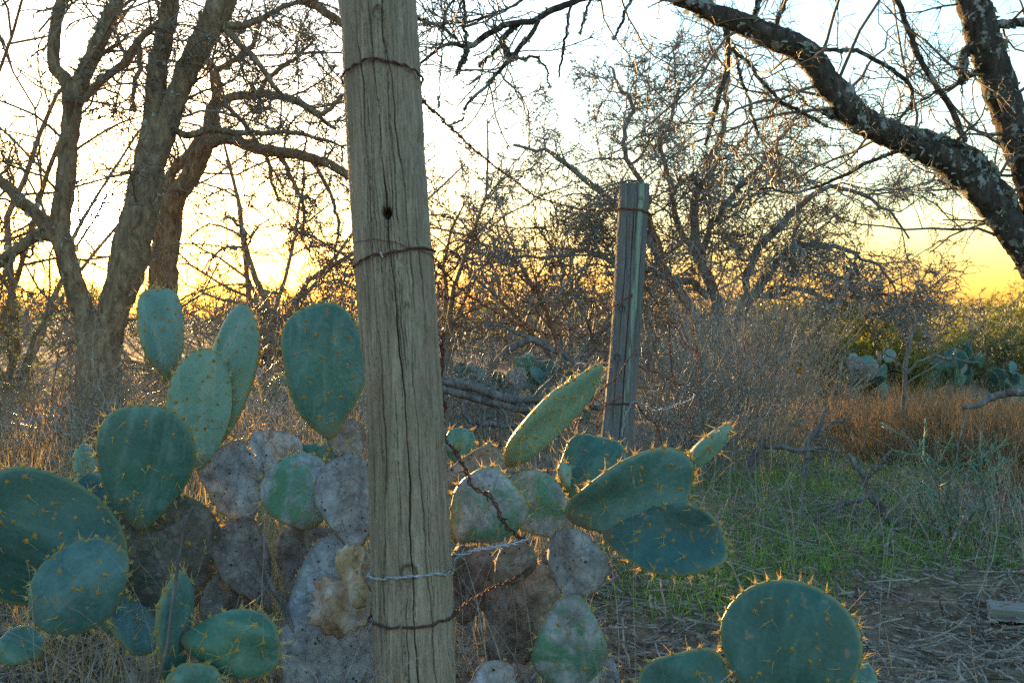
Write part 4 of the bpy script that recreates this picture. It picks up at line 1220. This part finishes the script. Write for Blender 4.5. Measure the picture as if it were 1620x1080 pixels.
# the broad grey tree in the middle distance: drawn stems, random crown
LVC = [dict(K=15, lr=0.5, ang=50, wander=0.24, trop=0.01, n=8, lmin=0.8, lmax=2.0, rfac=0.45, rmin=0.010),
       dict(K=12, lr=0.6, ang=48, wander=0.3, trop=0.0, n=7, rfac=0.6, rmin=0.0066),
       dict(K=13, lr=0.6, ang=48, wander=0.32, trop=-0.02, n=5, rfac=0.6, rmin=0.0042)]
bc = on_ground(1140, 12.0)
drawn_tree('broad bare grey tree with a dense twiggy crown behind the far post', bc, [
    [(1140, 640, 27.3), (1135, 560, 24.8), (1120, 480, 19.8), (1108, 420, 17.4), (1100, 350, 14.9), (1112, 280, 12.4), (1130, 220, 9.9), (1142, 150, 7.4), (1150, 90, 4.3), dict(name='trunk')],
    [(1138, 590, 22.3), (1090, 480, 17.4), (1040, 400, 14.9), (990, 345, 12.4), (930, 300, 9.9), (880, 262, 7.4), (810, 232, 4.3)],
    [(1045, 400, 11.2), (1020, 330, 9.9), (1000, 270, 8.7), (998, 230, 7.4), (1008, 168, 6.2), (985, 130, 5), (966, 102, 3.1)],
    [(1145, 590, 21.1), (1165, 480, 16.1), (1195, 400, 13.6), (1240, 340, 10.5), (1305, 303, 8.1), (1366, 302, 6.2), (1405, 330, 5), (1440, 380, 3.1)],
    [(1150, 560, 17.4), (1190, 480, 13.6), (1235, 420, 10.5), (1290, 390, 8.1), (1340, 392, 6.2), (1390, 430, 4.3), (1420, 480, 2.5)],
    [(1120, 470, 12.4), (1070, 440, 11.2), (1000, 430, 8.7), (940, 400, 7.4), (880, 390, 5.6), (820, 400, 3.7)],
    [(1110, 400, 11.2), (1150, 330, 9.9), (1200, 260, 7.4), (1240, 210, 5.6), (1290, 170, 3.7)],
    [(1108, 420, 11.2), (1070, 330, 9.3), (1050, 250, 7.4), (1060, 180, 5.6), (1080, 120, 3.1)],
    [(1170, 470, 9.9), (1230, 470, 8.1), (1300, 470, 6.8), (1360, 490, 5), (1400, 510, 3.1)],
], 12.0, M['bark_grey'], M['twig_grey'], LVC, 104, name='broad_tree', sides=10, nseg=30, jit=0.05)

wild_tree('bare grey tree whose crown fills the gap left of the far post', 900, 14.5, 4.3, 3.4, 201, 6, 'twig_grey', 'bark_grey', r0=0.055, dense=1.3)
wild_tree('bare tree with brown twigs directly behind the near post', 705, 13.5, 3.4, 3.0, 202, 6, 'twig', 'bark_warm', r0=0.05, dense=1.1)
wild_tree('bare tree with several stems at the far left picture edge', -40, 8.0, 4.6, 2.2, 203, 3, 'twig', 'bark_warm', r0=0.035, dense=0.8)
wild_tree('crooked bare tree seen through the sun glow at left', 20, 11.0, 5.0, 2.6, 204, 3, 'twig', 'bark_warm', r0=0.04, dense=0.75)
wild_tree('brown thicket tree seen above the two tall left pads', 330, 12.5, 1.6, 3.0, 205, 8, 'twig_brown', 'bark_warm', r0=0.05, dense=1.05)
wild_tree('brown thicket tree seen above the big oval pad', 480, 13.0, 1.6, 3.0, 206, 8, 'twig_brown', 'bark_warm', r0=0.05, dense=1.05)
wild_tree('low bare tree bowed over the right cactus clumps', 1470, 17.0, 2.4, 3.2, 207, 6, 'twig', 'bark_grey', r0=0.06, dense=0.9, lean=0.15)
wild_tree('tall bare tree rising behind the slim leaning tree', 420, 16.0, 5.0, 3.0, 208, 5, 'twig', 'bark_warm', r0=0.07, dense=0.8)

# ------------------------------------------------------------------ shrubs and brush
UPR = [dict(K=5, lr=0.6, ang=22, wander=0.12, trop=0.06, n=6, rfac=0.7, rmin=0.0022),
       dict(K=5, lr=0.5, ang=28, wander=0.16, trop=0.05, n=5, rfac=0.7, rmin=0.0015)]
def shrub(label, px, Y, height, width, seed, stems=30, mat='twig_grey', levels=UPR, up=1.0, leaves=None, r0=0.005, name='shrub', bend=0.10):
    rng = np.random.default_rng(seed)
    base = on_ground(px, Y)
    root = thing(name, label, 'shrub', base)
    n = 8
    a = rng.uniform(0, 2 * np.pi, stems)
    rr = np.sqrt(rng.random(stems)) 
    st = base + np.stack([rr * np.cos(a) * width * 0.22, rr * np.sin(a) * width * 0.22, np.full(stems, -0.02)], 1)
    d = nrm(np.stack([np.cos(a) * rr * width / height * 0.6, np.sin(a) * rr * width / height * 0.6, np.full(stems, up)], 1) + 0.12 * rng.normal(size=(stems, 3)))
    L = height * rng.uniform(0.55, 1.1, stems)
    pts = [st]
    for k in range(n - 1):
        d = nrm(d + bend * rng.normal(size=(stems, 3)))
        pts.append(pts[-1] + d * (L / (n - 1))[:, None])
    PP = np.stack(pts, 1)
    RR = r0 * rng.uniform(0.6, 1.2, stems)[:, None] * np.linspace(1, 0.35, n)[None]
    g = Geo(); g.add(*tubes(PP, RR, 5, cap=False)); g.build('stems', M[mat], root, off=base)
    tw = Geo()
    PP, RR = add_twigs(tw, PP, RR, levels, rng, (3, 3, 3), True)
    tw.build('twigs', M[mat], root, off=base)
    if leaves: leaf_cloud(root, base, PP, rng, leaves[1], leaves[2], leaves[0])
    return root
TANG = [dict(K=6, lr=0.6, ang=55, wander=0.3, trop=0.0, n=7, rfac=0.65, rmin=0.0022),
        dict(K=6, lr=0.5, ang=55, wander=0.34, trop=0.0, n=5, rfac=0.65, rmin=0.0014)]
shrub('tall grey shrub of fine upright stems right of the far post', 1195, 7.0, 1.15, 0.95, 301, 70, 'greystem')
shrub('thin grey shrub leaning behind the finger-like pad', 1110, 6.2, 0.95, 0.8, 302, 36, 'twig_grey')
shrub('sparse grey brush between the shrub and the grass gap', 1300, 7.6, 0.7, 0.6, 303, 26, 'greystem')
shrub('pale upright brush under the broad grey tree', 1150, 9.5, 1.3, 1.2, 304, 36, 'twig_grey')
shrub('yellow green leafy bush under the broad tree at right', 1378, 11.8, 1.0, 1.4, 305, 34, 'twig_brown', TANG, 0.7, ('leaf_yellow', 15000, 0.03), 0.010)
shrub('dark green leafy bush left of the yellow green bush', 1295, 14.5, 1.1, 1.2, 306, 26, 'twig_brown', TANG, 0.8, ('leaf', 8000, 0.03), 0.010)
shrub('small evergreen treetop rising above the right brush', 1440, 18.0, 2.1, 0.6, 307, 10, 'twig_brown', TANG, 2.0, ('leaf', 1500, 0.03), 0.012, 'evergreen')
shrub('tangled brown brush in front of the forked trunk', 150, 4.9, 0.80, 1.0, 308, 46, 'twig_brown', TANG, 0.8)
shrub('sunlit tangled brush at the left edge below the sun', 25, 4.6, 0.72, 1.0, 309, 46, 'twig_brown', TANG, 0.8)
shrub('grey tangled twigs right of the forked trunk base', 240, 4.4, 0.66, 0.8, 310, 34, 'greystem', TANG, 0.7)
shrub('grey dead brush between the tall left pads and near post', 455, 5.4, 0.72, 1.0, 311, 44, 'greystem', TANG, 0.7)
shrub('low brown brush left of the big oval pad', 400, 6.6, 0.95, 1.4, 312, 50, 'twig_brown', TANG, 0.8)
shrub('leafy sapling in the glow left of the forked tree', 62, 7.6, 1.35, 0.9, 313, 12, 'twig', TANG, 1.4, ('leaf', 1600, 0.018), 0.008)
shrub('grey brush behind the wire stay', 790, 7.2, 0.85, 1.2, 314, 44, 'twig_grey', TANG, 0.7)
shrub('twiggy grey brush beside the foot of the far post', 1050, 5.6, 0.85, 0.8, 315, 40, 'twig_grey', TANG, 0.8)
shrub('brown brush behind the far post', 1010, 9.0, 0.8, 1.5, 316, 28, 'twig_brown', TANG, 0.8)
shrub('grey brush left of the middle cactus clump', 640, 7.5, 0.95, 1.2, 317, 40, 'twig_grey', TANG, 0.8)
shrub('golden brush at far left beyond the forked trunk', 60, 8.6, 0.72, 1.8, 318, 50, 'twig_brown', TANG, 0.8)
shrub('golden brush beyond the gap between forked and slim trees', 215, 9.0, 0.72, 1.8, 319, 50, 'twig_brown', TANG, 0.8)

shrub('olive leafy brush at the right edge beyond the cactus clumps', 1580, 13.2, 1.0, 1.7, 320, 34, 'twig_brown', TANG, 0.8, ('leaf', 7000, 0.028), 0.009)
shrub('grey twiggy brush behind the tallest right cactus clump', 1500, 14.0, 1.15, 1.8, 321, 44, 'twig_grey', TANG, 0.8)
shrub('yellow tinged brush in the far right gap below the big limb', 1660, 15.5, 1.3, 2.0, 322, 34, 'twig_brown', TANG, 0.8, ('leaf_yellow', 7000, 0.03), 0.009)
shrub('thin grey brush between yellow bush and cactus clumps', 1440, 12.2, 0.8, 1.3, 323, 34, 'twig_grey', TANG, 0.8)
# lone sapling at right with a few side branches
bs = on_ground(1415, 6.6)
drawn_tree('thin lichened sapling standing in dry grass at right', bs, [
    [(1398, 745, 9), (1415, 712, 8), (1428, 670, 7), (1432, 610, 7), (1436, 560, 7), (1440, 530, 6), (1452, 500, 4), (1468, 470, 3), dict(name='trunk')],
    [(1434, 590, 5), (1455, 572, 4), (1480, 564, 4), (1515, 570, 4), (1550, 572, 3)],
    [(1436, 550, 4), (1425, 520, 4), (1408, 490, 3)],
    [(1432, 590, 4), (1418, 570, 3), (1398, 556, 3)],
], 6.6, M['bark_grey'], M['twig_grey'], [dict(K=3, lr=0.4, ang=45, wander=0.2, trop=0.05, n=6, rfac=0.5, rmin=0.002), dict(K=2, lr=0.4, ang=45, wander=0.25, trop=0.02, n=5, rfac=0.6, rmin=0.0014)], 330, cat='sapling', name='sapling', sides=8, nseg=30, lichen=12, lsize=0.012)

# fallen and dead branches
DEADL = [dict(K=4, lr=0.35, ang=50, wander=0.25, trop=0.02, n=7, rfac=0.5, rmin=0.003), dict(K=4, lr=0.5, ang=50, wander=0.3, trop=0.0, n=5, rfac=0.6, rmin=0.0018)]
drawn_tree('fallen lichened limbs lying across behind the near post', on_ground(800, 6.4), [
    [(640, 588, 14.4), (700, 602, 15.8), (745, 608, 15.8), (790, 628, 14.4), (830, 632, 13), (880, 630, 11.5), (930, 640, 9.4), (985, 655, 6.5)],
    [(640, 600, 13), (700, 612, 14.4), (745, 626, 13.7), (800, 642, 13), (850, 645, 11.5), (900, 640, 8.6), (950, 645, 5.8)],
    [(800, 640, 8.6), (845, 660, 8.6), (875, 690, 6.5), (890, 705, 4.3)],
    [(730, 640, 8.6), (745, 665, 9.4), (780, 672, 8.6), (820, 676, 7.2)],
], 6.4, M['deadwood'], M['twig_grey'], DEADL, 331, cat='dead branch', name='fallen_branch', sides=12, lichen=40, lsize=0.014)
drawn_tree('dead branch arching over the middle cactus clump', on_ground(780, 7.4), [
    [(768, 600, 8), (790, 565, 12), (815, 548, 12), (838, 537, 11), (860, 545, 9), (890, 560, 8), (915, 580, 8), (930, 610, 7)],
    [(772, 590, 5), (778, 560, 6), (774, 530, 5), (768, 505, 4)],
    [(838, 538, 5), (815, 525, 5), (790, 515, 4), (770, 512, 3)],
], 7.4, M['deadwood'], M['twig_grey'], DEADL, 332, cat='dead branch', name='dead_branch', sides=8)
drawn_tree('dark forked dead branch standing on the grass right of centre', on_ground(1290, 5.2), [
    [(1272, 760, 12), (1276, 720, 11), (1280, 695, 10), (1296, 675, 8), (1308, 645, 6)],
    [(1180, 740, 8), (1200, 712, 9), (1235, 706, 8), (1270, 712, 7), (1300, 710, 5), (1330, 714, 4)],
    [(1170, 790, 9), (1185, 755, 9), (1200, 715, 8), (1212, 690, 5)],
    [(1280, 695, 6), (1320, 668, 5), (1345, 660, 3)],
], 5.2, M['deadwood'], M['twig'], DEADL, 333, cat='dead branch', name='dead_branch', sides=8)
drawn_tree('crooked dead branch poking up from the litter at right', on_ground(1400, 4.3), [
    [(1412, 830, 14), (1392, 800, 13), (1376, 780, 13), (1368, 755, 12), (1352, 735, 10), (1342, 718, 7)],
    [(1368, 758, 9), (1384, 742, 8), (1398, 728, 6), (1408, 715, 5)],
    [(1376, 782, 8), (1340, 796, 7), (1290, 820, 7), (1258, 838, 5)],
    [(1300, 868, 7), (1260, 876, 6), (1220, 892, 4)],
], 4.3, M['deadwood'], M['twig'], DEADL, 334, cat='dead branch', name='dead_branch', sides=10)
drawn_tree('pale dead stick reaching in from the right picture edge', on_ground(1640, 4.6), [
    [(1700, 640, 14), (1660, 622, 14), (1620, 621, 13), (1592, 622, 12), (1565, 632, 11), (1545, 642, 9), (1522, 645, 7)],
    [(1700, 640, 14), (1720, 720, 15), (1725, 800, 15)],
], 4.6, M['deadwood'], M['twig_grey'], [dict(K=1, lr=0.2, ang=50, wander=0.2, trop=0, n=5, rfac=0.4, rmin=0.002)], 335, cat='dead branch', name='dead_branch', sides=10)
drawn_tree('grey curved stick lying on the ground above the big round pad', on_ground(1280, 3.7), [
    [(1212, 893, 6), (1240, 892, 7), (1275, 902, 7), (1320, 918, 6), (1370, 930, 5), (1420, 945, 3)],
], 3.65, M['deadwood'], M['twig'], [dict(K=3, lr=0.3, ang=40, wander=0.2, trop=0, n=5, rfac=0.5, rmin=0.0015)], 336, cat='stick', name='fallen_stick', sides=8)
drawn_tree('pale slanting dead stick in front of the dry grass', on_ground(1490, 4.0), [
    [(1470, 930, 5), (1500, 870, 5), (1530, 810, 5), (1545, 775, 3)],
    [(1590, 920, 6), (1570, 890, 5), (1545, 850, 4)],
], 3.5, M['deadwood'], M['twig_grey'], [dict(K=2, lr=0.3, ang=40, wander=0.2, trop=0, n=5, rfac=0.5, rmin=0.0015)], 337, cat='stick', name='dry_stick', sides=8)
drawn_tree('brown dead stick bending over the red-brown pad', on_ground(250, 1.84), [
    [(238, 1120, 7), (262, 1030, 6), (272, 960, 5.5), (284, 880, 5), (295, 820, 4), (306, 800, 3)],
], 1.8, M['deadwood'], M['twig_brown'], [dict(K=1, lr=0.1, ang=40, wander=0.2, trop=0, n=4, rfac=0.5, rmin=0.0008)], 338, cat='stick', name='dry_stick', sides=8, jit=0.002)
drawn_tree('mossy broken stick leaning between the corky pads', on_ground(425, 2.25), [
    [(400, 860, 8), (412, 890, 9), (428, 925, 9), (446, 955, 8), (470, 1010, 6)],
], 2.2, M['deadwood'], M['twig'], [dict(K=1, lr=0.1, ang=40, wander=0.2, trop=0, n=4, rfac=0.5, rmin=0.0008)], 339, cat='stick', name='broken_stick', sides=8, jit=0.003)

# christmas cholla at right
def cholla(label, px, Y, h, seed, n1=9):
    rng = np.random.default_rng(seed)
    base = on_ground(px, Y)
    root = thing('pencil_cholla', label, 'cactus', base)
    st = np.stack([base + np.array([rng.normal(0, .05), rng.normal(0, .05), -0.02]) for _ in range(4)])
    d = nrm(np.stack([[rng.normal(0, .35), rng.normal(0, .3), 1] for _ in range(4)]))
    pts = [st]
    for k in range(9):
        d = nrm(d + 0.13 * rng.normal(size=d.shape)); pts.append(pts[-1] + d * h / 9)
    PP = np.stack(pts, 1); RR = np.full(PP.shape[:2], 0.0042) * np.linspace(1.2, 0.7, 10)
    g = Geo(); g.add(*tubes(PP, RR, 6)); g.build('stem', M['deadwood'], root, off=base)
    g = Geo()
    C, R = grow(PP, RR, n1, 0.30, 62, 0.08, 0.10, rng, n=5, rfac=0.9, rmin=0.0036, tip=0.8, falloff=0.3)
    R[:] = 0.0030; g.add(*tubes(C, R, 6))
    C2, R2 = grow(C, R, 2, 0.55, 55, 0.06, 0.12, rng, n=4, rfac=0.9, rmin=0.0032, tip=0.8)
    R2[:] = 0.0025; g.add(*tubes(C2, R2, 5))
    g.build('joints', M['cholla'], root, off=base, kind='stuff')
    A = np.concatenate([C.reshape(-1, 3), C2.reshape(-1, 3)])
    A = np.repeat(A, 2, 0)
    V, T = cones(A, rng.normal(size=A.shape), rng.uniform(0.008, 0.02, len(A)), 0.0005)
    s = Geo(); s.add(V, None, T); s.build('spines', M['spine'], root, off=base, kind='stuff', smooth=False)
cholla('thin stemmed green pencil cholla in dry stems at right', 1535, 3.9, 0.56, 351)
cholla('bushier green pencil cholla cut by the right picture edge', 1610, 3.9, 0.42, 352, 9)
cholla('low pencil cholla left of the mound in the grass', 1475, 4.1, 0.26, 353, 7)

# board on the ground
bo = np.array([P(1600, 985, 3.0)[0], 2.98, 0.02])
bo[2] = float(ground_z(bo[0], bo[1]))
rb = np.random.default_rng(5)
n = 14
xs = np.linspace(-0.075, 0.45, n)
prof = [(-0.045, 0.0), (0.045, 0.0), (0.046, 0.034), (-0.044, 0.036)]
V = []
for i, x in enumerate(xs):
    for (y, z) in prof:
        V.append([x + (0.004 * rb.normal() if i in (0, n - 1) else 0) + 0.1 * y * (i == 0), y + 0.0015 * rb.normal(), z + 0.0015 * rb.normal() + 0.012])
idx = np.arange(n * 4).reshape(n, 4); nx = np.roll(idx, -1, 1)
Q = np.concatenate([np.stack([idx[:-1], idx[1:], nx[1:], nx[:-1]], -1).reshape(-1, 4), idx[:1], idx[-1:, ::-1]])
o = link('wooden_board', mesh_np('wooden_board', V, [Q], M['board'], False), None, bo)
o.rotation_euler = (0.05, 0.03, math.radians(-14))
tag(o, 'pale weathered board end lying on the dirt at the right edge', 'board')

# ------------------------------------------------------------------ grasses and litter
def blades(N, xy, h, bendv, width, rng, lean=0.35, n=4):
    z = ground_z(xy[:, 0], xy[:, 1])
    base = np.column_stack([xy, z - 0.01])
    az = rng.uniform(0, 2 * np.pi, N)
    l = lean * rng.normal(0, 1, N)
    d = nrm(np.stack([np.cos(az) * l, np.sin(az) * l, np.ones(N)], 1))
    bd = np.stack([np.cos(az), np.sin(az), -0.4 * np.ones(N)], 1)
    pts = [base]
    for k in range(n - 1):
        d = nrm(d + bd * (bendv * rng.uniform(0.3, 1.3, N))[:, None] + 0.06 * rng.normal(size=(N, 3)))
        pts.append(pts[-1] + d * (h / (n - 1))[:, None])
    return np.stack(pts, 1), np.broadcast_to(width * np.linspace(1, 0.25, n)[None], (N, n)) * rng.uniform(0.6, 1.3, N)[:, None]

def ribbons(PP, W, rng):
    N, n = PP.shape[:2]
    az = rng.uniform(0, np.pi, N)
    s = np.stack([np.cos(az), np.sin(az), np.zeros(N)], 1)[:, None, :]
    V = np.stack([PP - s * W[..., None], PP + s * W[..., None]], 2)
    idx = np.arange(N * n * 2).reshape(N, n, 2)
    Q = np.stack([idx[:, :-1, 0], idx[:, :-1, 1], idx[:, 1:, 1], idx[:, 1:, 0]], -1).reshape(-1, 4)
    return V.reshape(-1, 3), Q

def wedge(N, y0, y1, rng, px0=-120, px1=1740, pw=1.0):
    y = y0 * (y1 / y0) ** (rng.random(N) ** pw)
    x = (rng.uniform(px0, px1, N) - 810) / F * y
    return np.column_stack([x, y])

def patch(xy, scale, seed):
    r = np.random.default_rng(seed)
    v = np.zeros(len(xy))
    for k in range(7):
        a = r.uniform(0, 6.3); f = scale * r.uniform(0.5, 1.8)
        v += np.sin((xy[:, 0] * np.cos(a) + xy[:, 1] * np.sin(a)) * f + r.uniform(0, 6.3))
    return v / 7 ** 0.5

rng = np.random.default_rng(77)
def stuff(name, label, geo, mat):
    o = geo.build(name, M[mat], kind='stuff', smooth=False)
    o['label'] = label
    return o
# green grass
xy = wedge(90000, 2.6, 14, rng)
px = xy[:, 0] / xy[:, 1] * F + 810
k = rng.random(len(xy)) < np.clip(0.10 + 0.34 * patch(xy, 3.1, 1) + 0.75 * np.exp(-((px - 1240) / 210) ** 2) * np.exp(-((xy[:, 1] - 5.2) / 1.9) ** 2) + 0.6 * np.exp(-((px - 1490) / 120) ** 2) * np.exp(-((xy[:, 1] - 5.0) / 0.8) ** 2) - 0.25 * (px < 700) - 0.25 * (xy[:, 1] < 3.4), 0, 1)
xy = xy[k]
g = Geo(); PPg, Wg = blades(len(xy), xy, rng.uniform(0.03, 0.11, len(xy)), 0.25, 0.0022, rng)
g.add(*ribbons(PPg, Wg, rng)); stuff('green_grass', 'short green grass in patches on the dirt', g, 'greengrass')
# litter sticks
xy = wedge(40000, 1.9, 12, rng)
xy = xy[rng.random(len(xy)) < np.clip(0.62 + 0.45 * patch(xy, 2.6, 9), 0.1, 1)]
N = len(xy)
L = rng.uniform(0.03, 0.20, N) * rng.uniform(0.5, 1.3, N)
z = ground_z(xy[:, 0], xy[:, 1]) + np.abs(rng.normal(0, 0.018, N))
az = rng.uniform(0, 6.3, N)
d = nrm(np.stack([np.cos(az), np.sin(az), rng.normal(0, 0.16, N)], 1))
pts = [np.column_stack([xy, z])]
for kk in range(4):
    d = nrm(d + 0.2 * rng.normal(size=(N, 3)) * np.array([1, 1, 0.4])); pts.append(pts[-1] + d * (L / 4)[:, None])
PPl = np.stack(pts, 1); PPl[..., 2] = np.maximum(PPl[..., 2], ground_z(PPl[..., 0], PPl[..., 1]) + 0.001)
g = Geo(); g.add(*flat_twigs(PPl, np.broadcast_to(rng.uniform(0.0008, 0.0026, N)[:, None], PPl.shape[:2]), rng))
stuff('twig_litter', 'dry twigs and straw littering the ground', g, 'litter')
# fallen leaf scraps and clods
N = 14000
xy = wedge(N, 1.9, 9, rng)
c = np.column_stack([xy, ground_z(xy[:, 0], xy[:, 1]) + rng.uniform(0.002, 0.014, N)])
a = nrm(rng.normal(size=(N, 3)) * np.array([1, 1, 0.35])); b_ = nrm(np.cross(a, np.array([0, 0, 1.0]) + 0.6 * rng.normal(size=(N, 3))))
s_ = rng.uniform(0.003, 0.014, (N, 1))
V = np.stack([c - a * s_, c - b_ * s_ * 0.5, c + a * s_, c + b_ * s_ * 0.5 + np.array([0, 0, 0.003])], 1).reshape(-1, 3)
o = (np.arange(N) * 4)[:, None]
g = Geo(); g.add(V, np.concatenate([o, o + 1, o + 2, o + 3], 1)); stuff('leaf_litter', 'small dead leaf scraps lying on the dirt', g, 'litter')
N = 1500
xy = wedge(N, 1.9, 8, rng)
r_ = rng.uniform(0.003, 0.016, N) * rng.uniform(0.5, 1.2, N)
oc = np.array([[1, 0, 0], [0, 1, 0], [-1, 0, 0], [0, -1, 0], [0, 0, 1], [0, 0, -1]], float)
V = np.column_stack([xy, ground_z(xy[:, 0], xy[:, 1])])[:, None, :] + r_[:, None, None] * (oc[None] * rng.uniform(0.6, 1.3, (N, 6, 1)) + 0.25 * rng.normal(size=(N, 6, 3)))
ft = np.array([[0, 1, 4], [1, 2, 4], [2, 3, 4], [3, 0, 4], [1, 0, 5], [2, 1, 5], [3, 2, 5], [0, 3, 5]])
g = Geo(); g.add(V.reshape(-1, 3), None, (np.arange(N)[:, None, None] * 6 + ft[None]).reshape(-1, 3)); stuff('dirt_clods', 'small clods and pebbles on the dirt', g, 'clod')
# grey dry stems, everywhere thin
xy = wedge(11000, 2.6, 13, rng)
px = xy[:, 0] / xy[:, 1] * F + 810
k = rng.random(len(xy)) < np.clip(0.25 + 0.35 * patch(xy, 1.2, 3) + 0.6 * np.exp(-((px - 1540) / 150) ** 2) * (xy[:, 1] < 6) * (xy[:, 1] > 3.6) - 0.2 * (xy[:, 1] < 4.2), 0.03, 1)
xy = xy[k]
PPs, Ws = blades(len(xy), xy, rng.uniform(0.12, 0.50, len(xy)), 0.16, 0.0012, rng, 0.45, 6)
g = Geo(); g.add(*flat_twigs(PPs, Ws, rng)); stuff('dry_stems', 'thin grey dry weed stems standing over the ground', g, 'greystem')
# dry straw, in the brush and around the cacti
xy = wedge(26000, 2.3, 12, rng)
px = xy[:, 0] / xy[:, 1] * F + 810
k = rng.random(len(xy)) < np.clip(0.35 + 0.5 * patch(xy, 1.5, 5) + 0.55 * (px < 620) - 0.45 * (px > 900) * (xy[:, 1] < 5.5) - 0.5 * (px > 560) * (xy[:, 1] < 3.2), 0.01, 1)
xy = xy[k]
PPs, Ws = blades(len(xy), xy, rng.uniform(0.10, 0.36, len(xy)), 0.28, 0.0016, rng, 0.5, 5)
g = Geo(); g.add(*ribbons(PPs, Ws, rng)); stuff('dry_grass', 'dry straw grass among the cacti and brush', g, 'drygrass')
# long pale stems among the front cacti
N = 130
xy = np.column_stack([(rng.uniform(-20, 1010, N) - 810) / F * 2.1, rng.uniform(1.75, 2.35, N)])
PPs, Ws = blades(N, xy, rng.uniform(0.15, 0.62, N), 0.12, 0.0011, rng, 0.45, 8)
g = Geo(); g.add(*tubes(PPs, Ws, 4, cap=False)); stuff('pale_stems', 'long pale dry stems standing among the front cacti', g, 'greystem')
# straw standing in the low sun at left
N = 9000
y = rng.uniform(2.9, 6.2, N)
xy = np.column_stack([(rng.uniform(-150, 560, N) - 810) / F * y, y])
PPs, Ws = blades(N, xy, rng.uniform(0.15, 0.55, N), 0.16, 0.0015, rng, 0.5, 6)
g = Geo(); g.add(*ribbons(PPs, Ws, rng)); stuff('standing_straw', 'golden straw standing in the low sun behind the left cacti', g, 'drygrass')
# tall dry bunch grass on the right
cs = [((c - 810) / F * y, y) for c, y in ((1410, 7.2), (1460, 6.7), (1515, 7.0), (1560, 6.5), (1605, 6.9), (1650, 6.4), (1440, 7.9), (1530, 8.0), (1610, 7.8), (1580, 5.8), (1490, 6.0))]
cs = np.repeat(np.array(cs), 3, 0) + rng.normal(0, 0.28, (len(cs) * 3, 2))
ch = rng.uniform(0.16, 0.46, len(cs))
ci = rng.integers(0, len(cs), 10000)
xy = cs[ci] + rng.normal(0, 0.085, (10000, 2))
PPs, Ws = blades(10000, xy, ch[ci] * rng.uniform(0.5, 1.15, 10000), 0.24, 0.0026, rng, 0.5, 6)
g = Geo(); g.add(*ribbons(PPs, Ws, rng)); stuff('bunch_grass', 'tall orange brown bunch grass in front of the far right cacti', g, 'bunch')

# ------------------------------------------------------------------ far thicket
rng = np.random.default_rng(88)
g = Geo(); gl = Geo()
NS = 420
y = rng.uniform(17, 60, NS)
x = (rng.uniform(-250, 1870, NS) - 810) / F * y
pxs = x / y * F + 810
h = np.minimum(rng.uniform(0.9, 2.3, NS) * (1 + 0.012 * y), np.where(pxs < 420, 0.9 + 55 / F * y, np.where(pxs > 1150, 0.9 + 26 / F * y, 0.9 + 60 / F * y)))
st = np.column_stack([x, y, ground_z(x, y)])
ns = 5
st = np.repeat(st, ns, 0) + rng.normal(0, 0.25, (NS * ns, 3)) * np.array([1, 1, 0])
hh = np.repeat(h, ns)
d = nrm(rng.normal(0, 0.45, (NS * ns, 3)) + np.array([0, 0, 1.0]))
pts = [st]
for k in range(6):
    d = nrm(d + 0.2 * rng.normal(size=d.shape)); pts.append(pts[-1] + d * (hh / 6)[:, None])
PP = np.stack(pts, 1); RR = np.full(PP.shape[:2], 0.02) * np.linspace(1, 0.4, 7)
g.add(*tubes(PP, RR, 4, cap=False))
C, R = grow(PP, RR, 7, 0.5, 45, 0.25, 0.0, rng, n=5, rfac=0.6, rmin=0.009)
g.add(*flat_twigs(C, R, rng))
C2, R2 = grow(C, R, 4, 0.55, 48, 0.28, 0.0, rng, n=4, rfac=0.6, rmin=0.006)
g.add(*flat_twigs(C2, R2, rng))
stuff('far_thicket', 'distant bare brush thicket along the horizon', g, 'twig_brown')
i = rng.integers(0, len(C2), 70000); j = rng.integers(1, 4, 70000)
c = C2[i, j]
kk = (c[:, 0] / c[:, 1] * F + 810 > 1180) | (rng.random(len(c)) < 0.25)
c = c[kk] + rng.normal(0, 0.05, (kk.sum(), 3))
cnt = len(c)
a = nrm(rng.normal(size=(cnt, 3))); b_ = nrm(np.cross(a, rng.normal(size=(cnt, 3)))); s = rng.uniform(0.03, 0.08, (cnt, 1))
V = np.stack([c - a * s, c - b_ * s * .5, c + a * s, c + b_ * s * .5], 1).reshape(-1, 3)
o = (np.arange(cnt) * 4)[:, None]
gl.add(V, np.concatenate([o, o + 1, o + 2, o + 3], 1))
stuff('far_foliage', 'olive and yellow foliage of the distant thicket', gl, 'leaf_yellow')
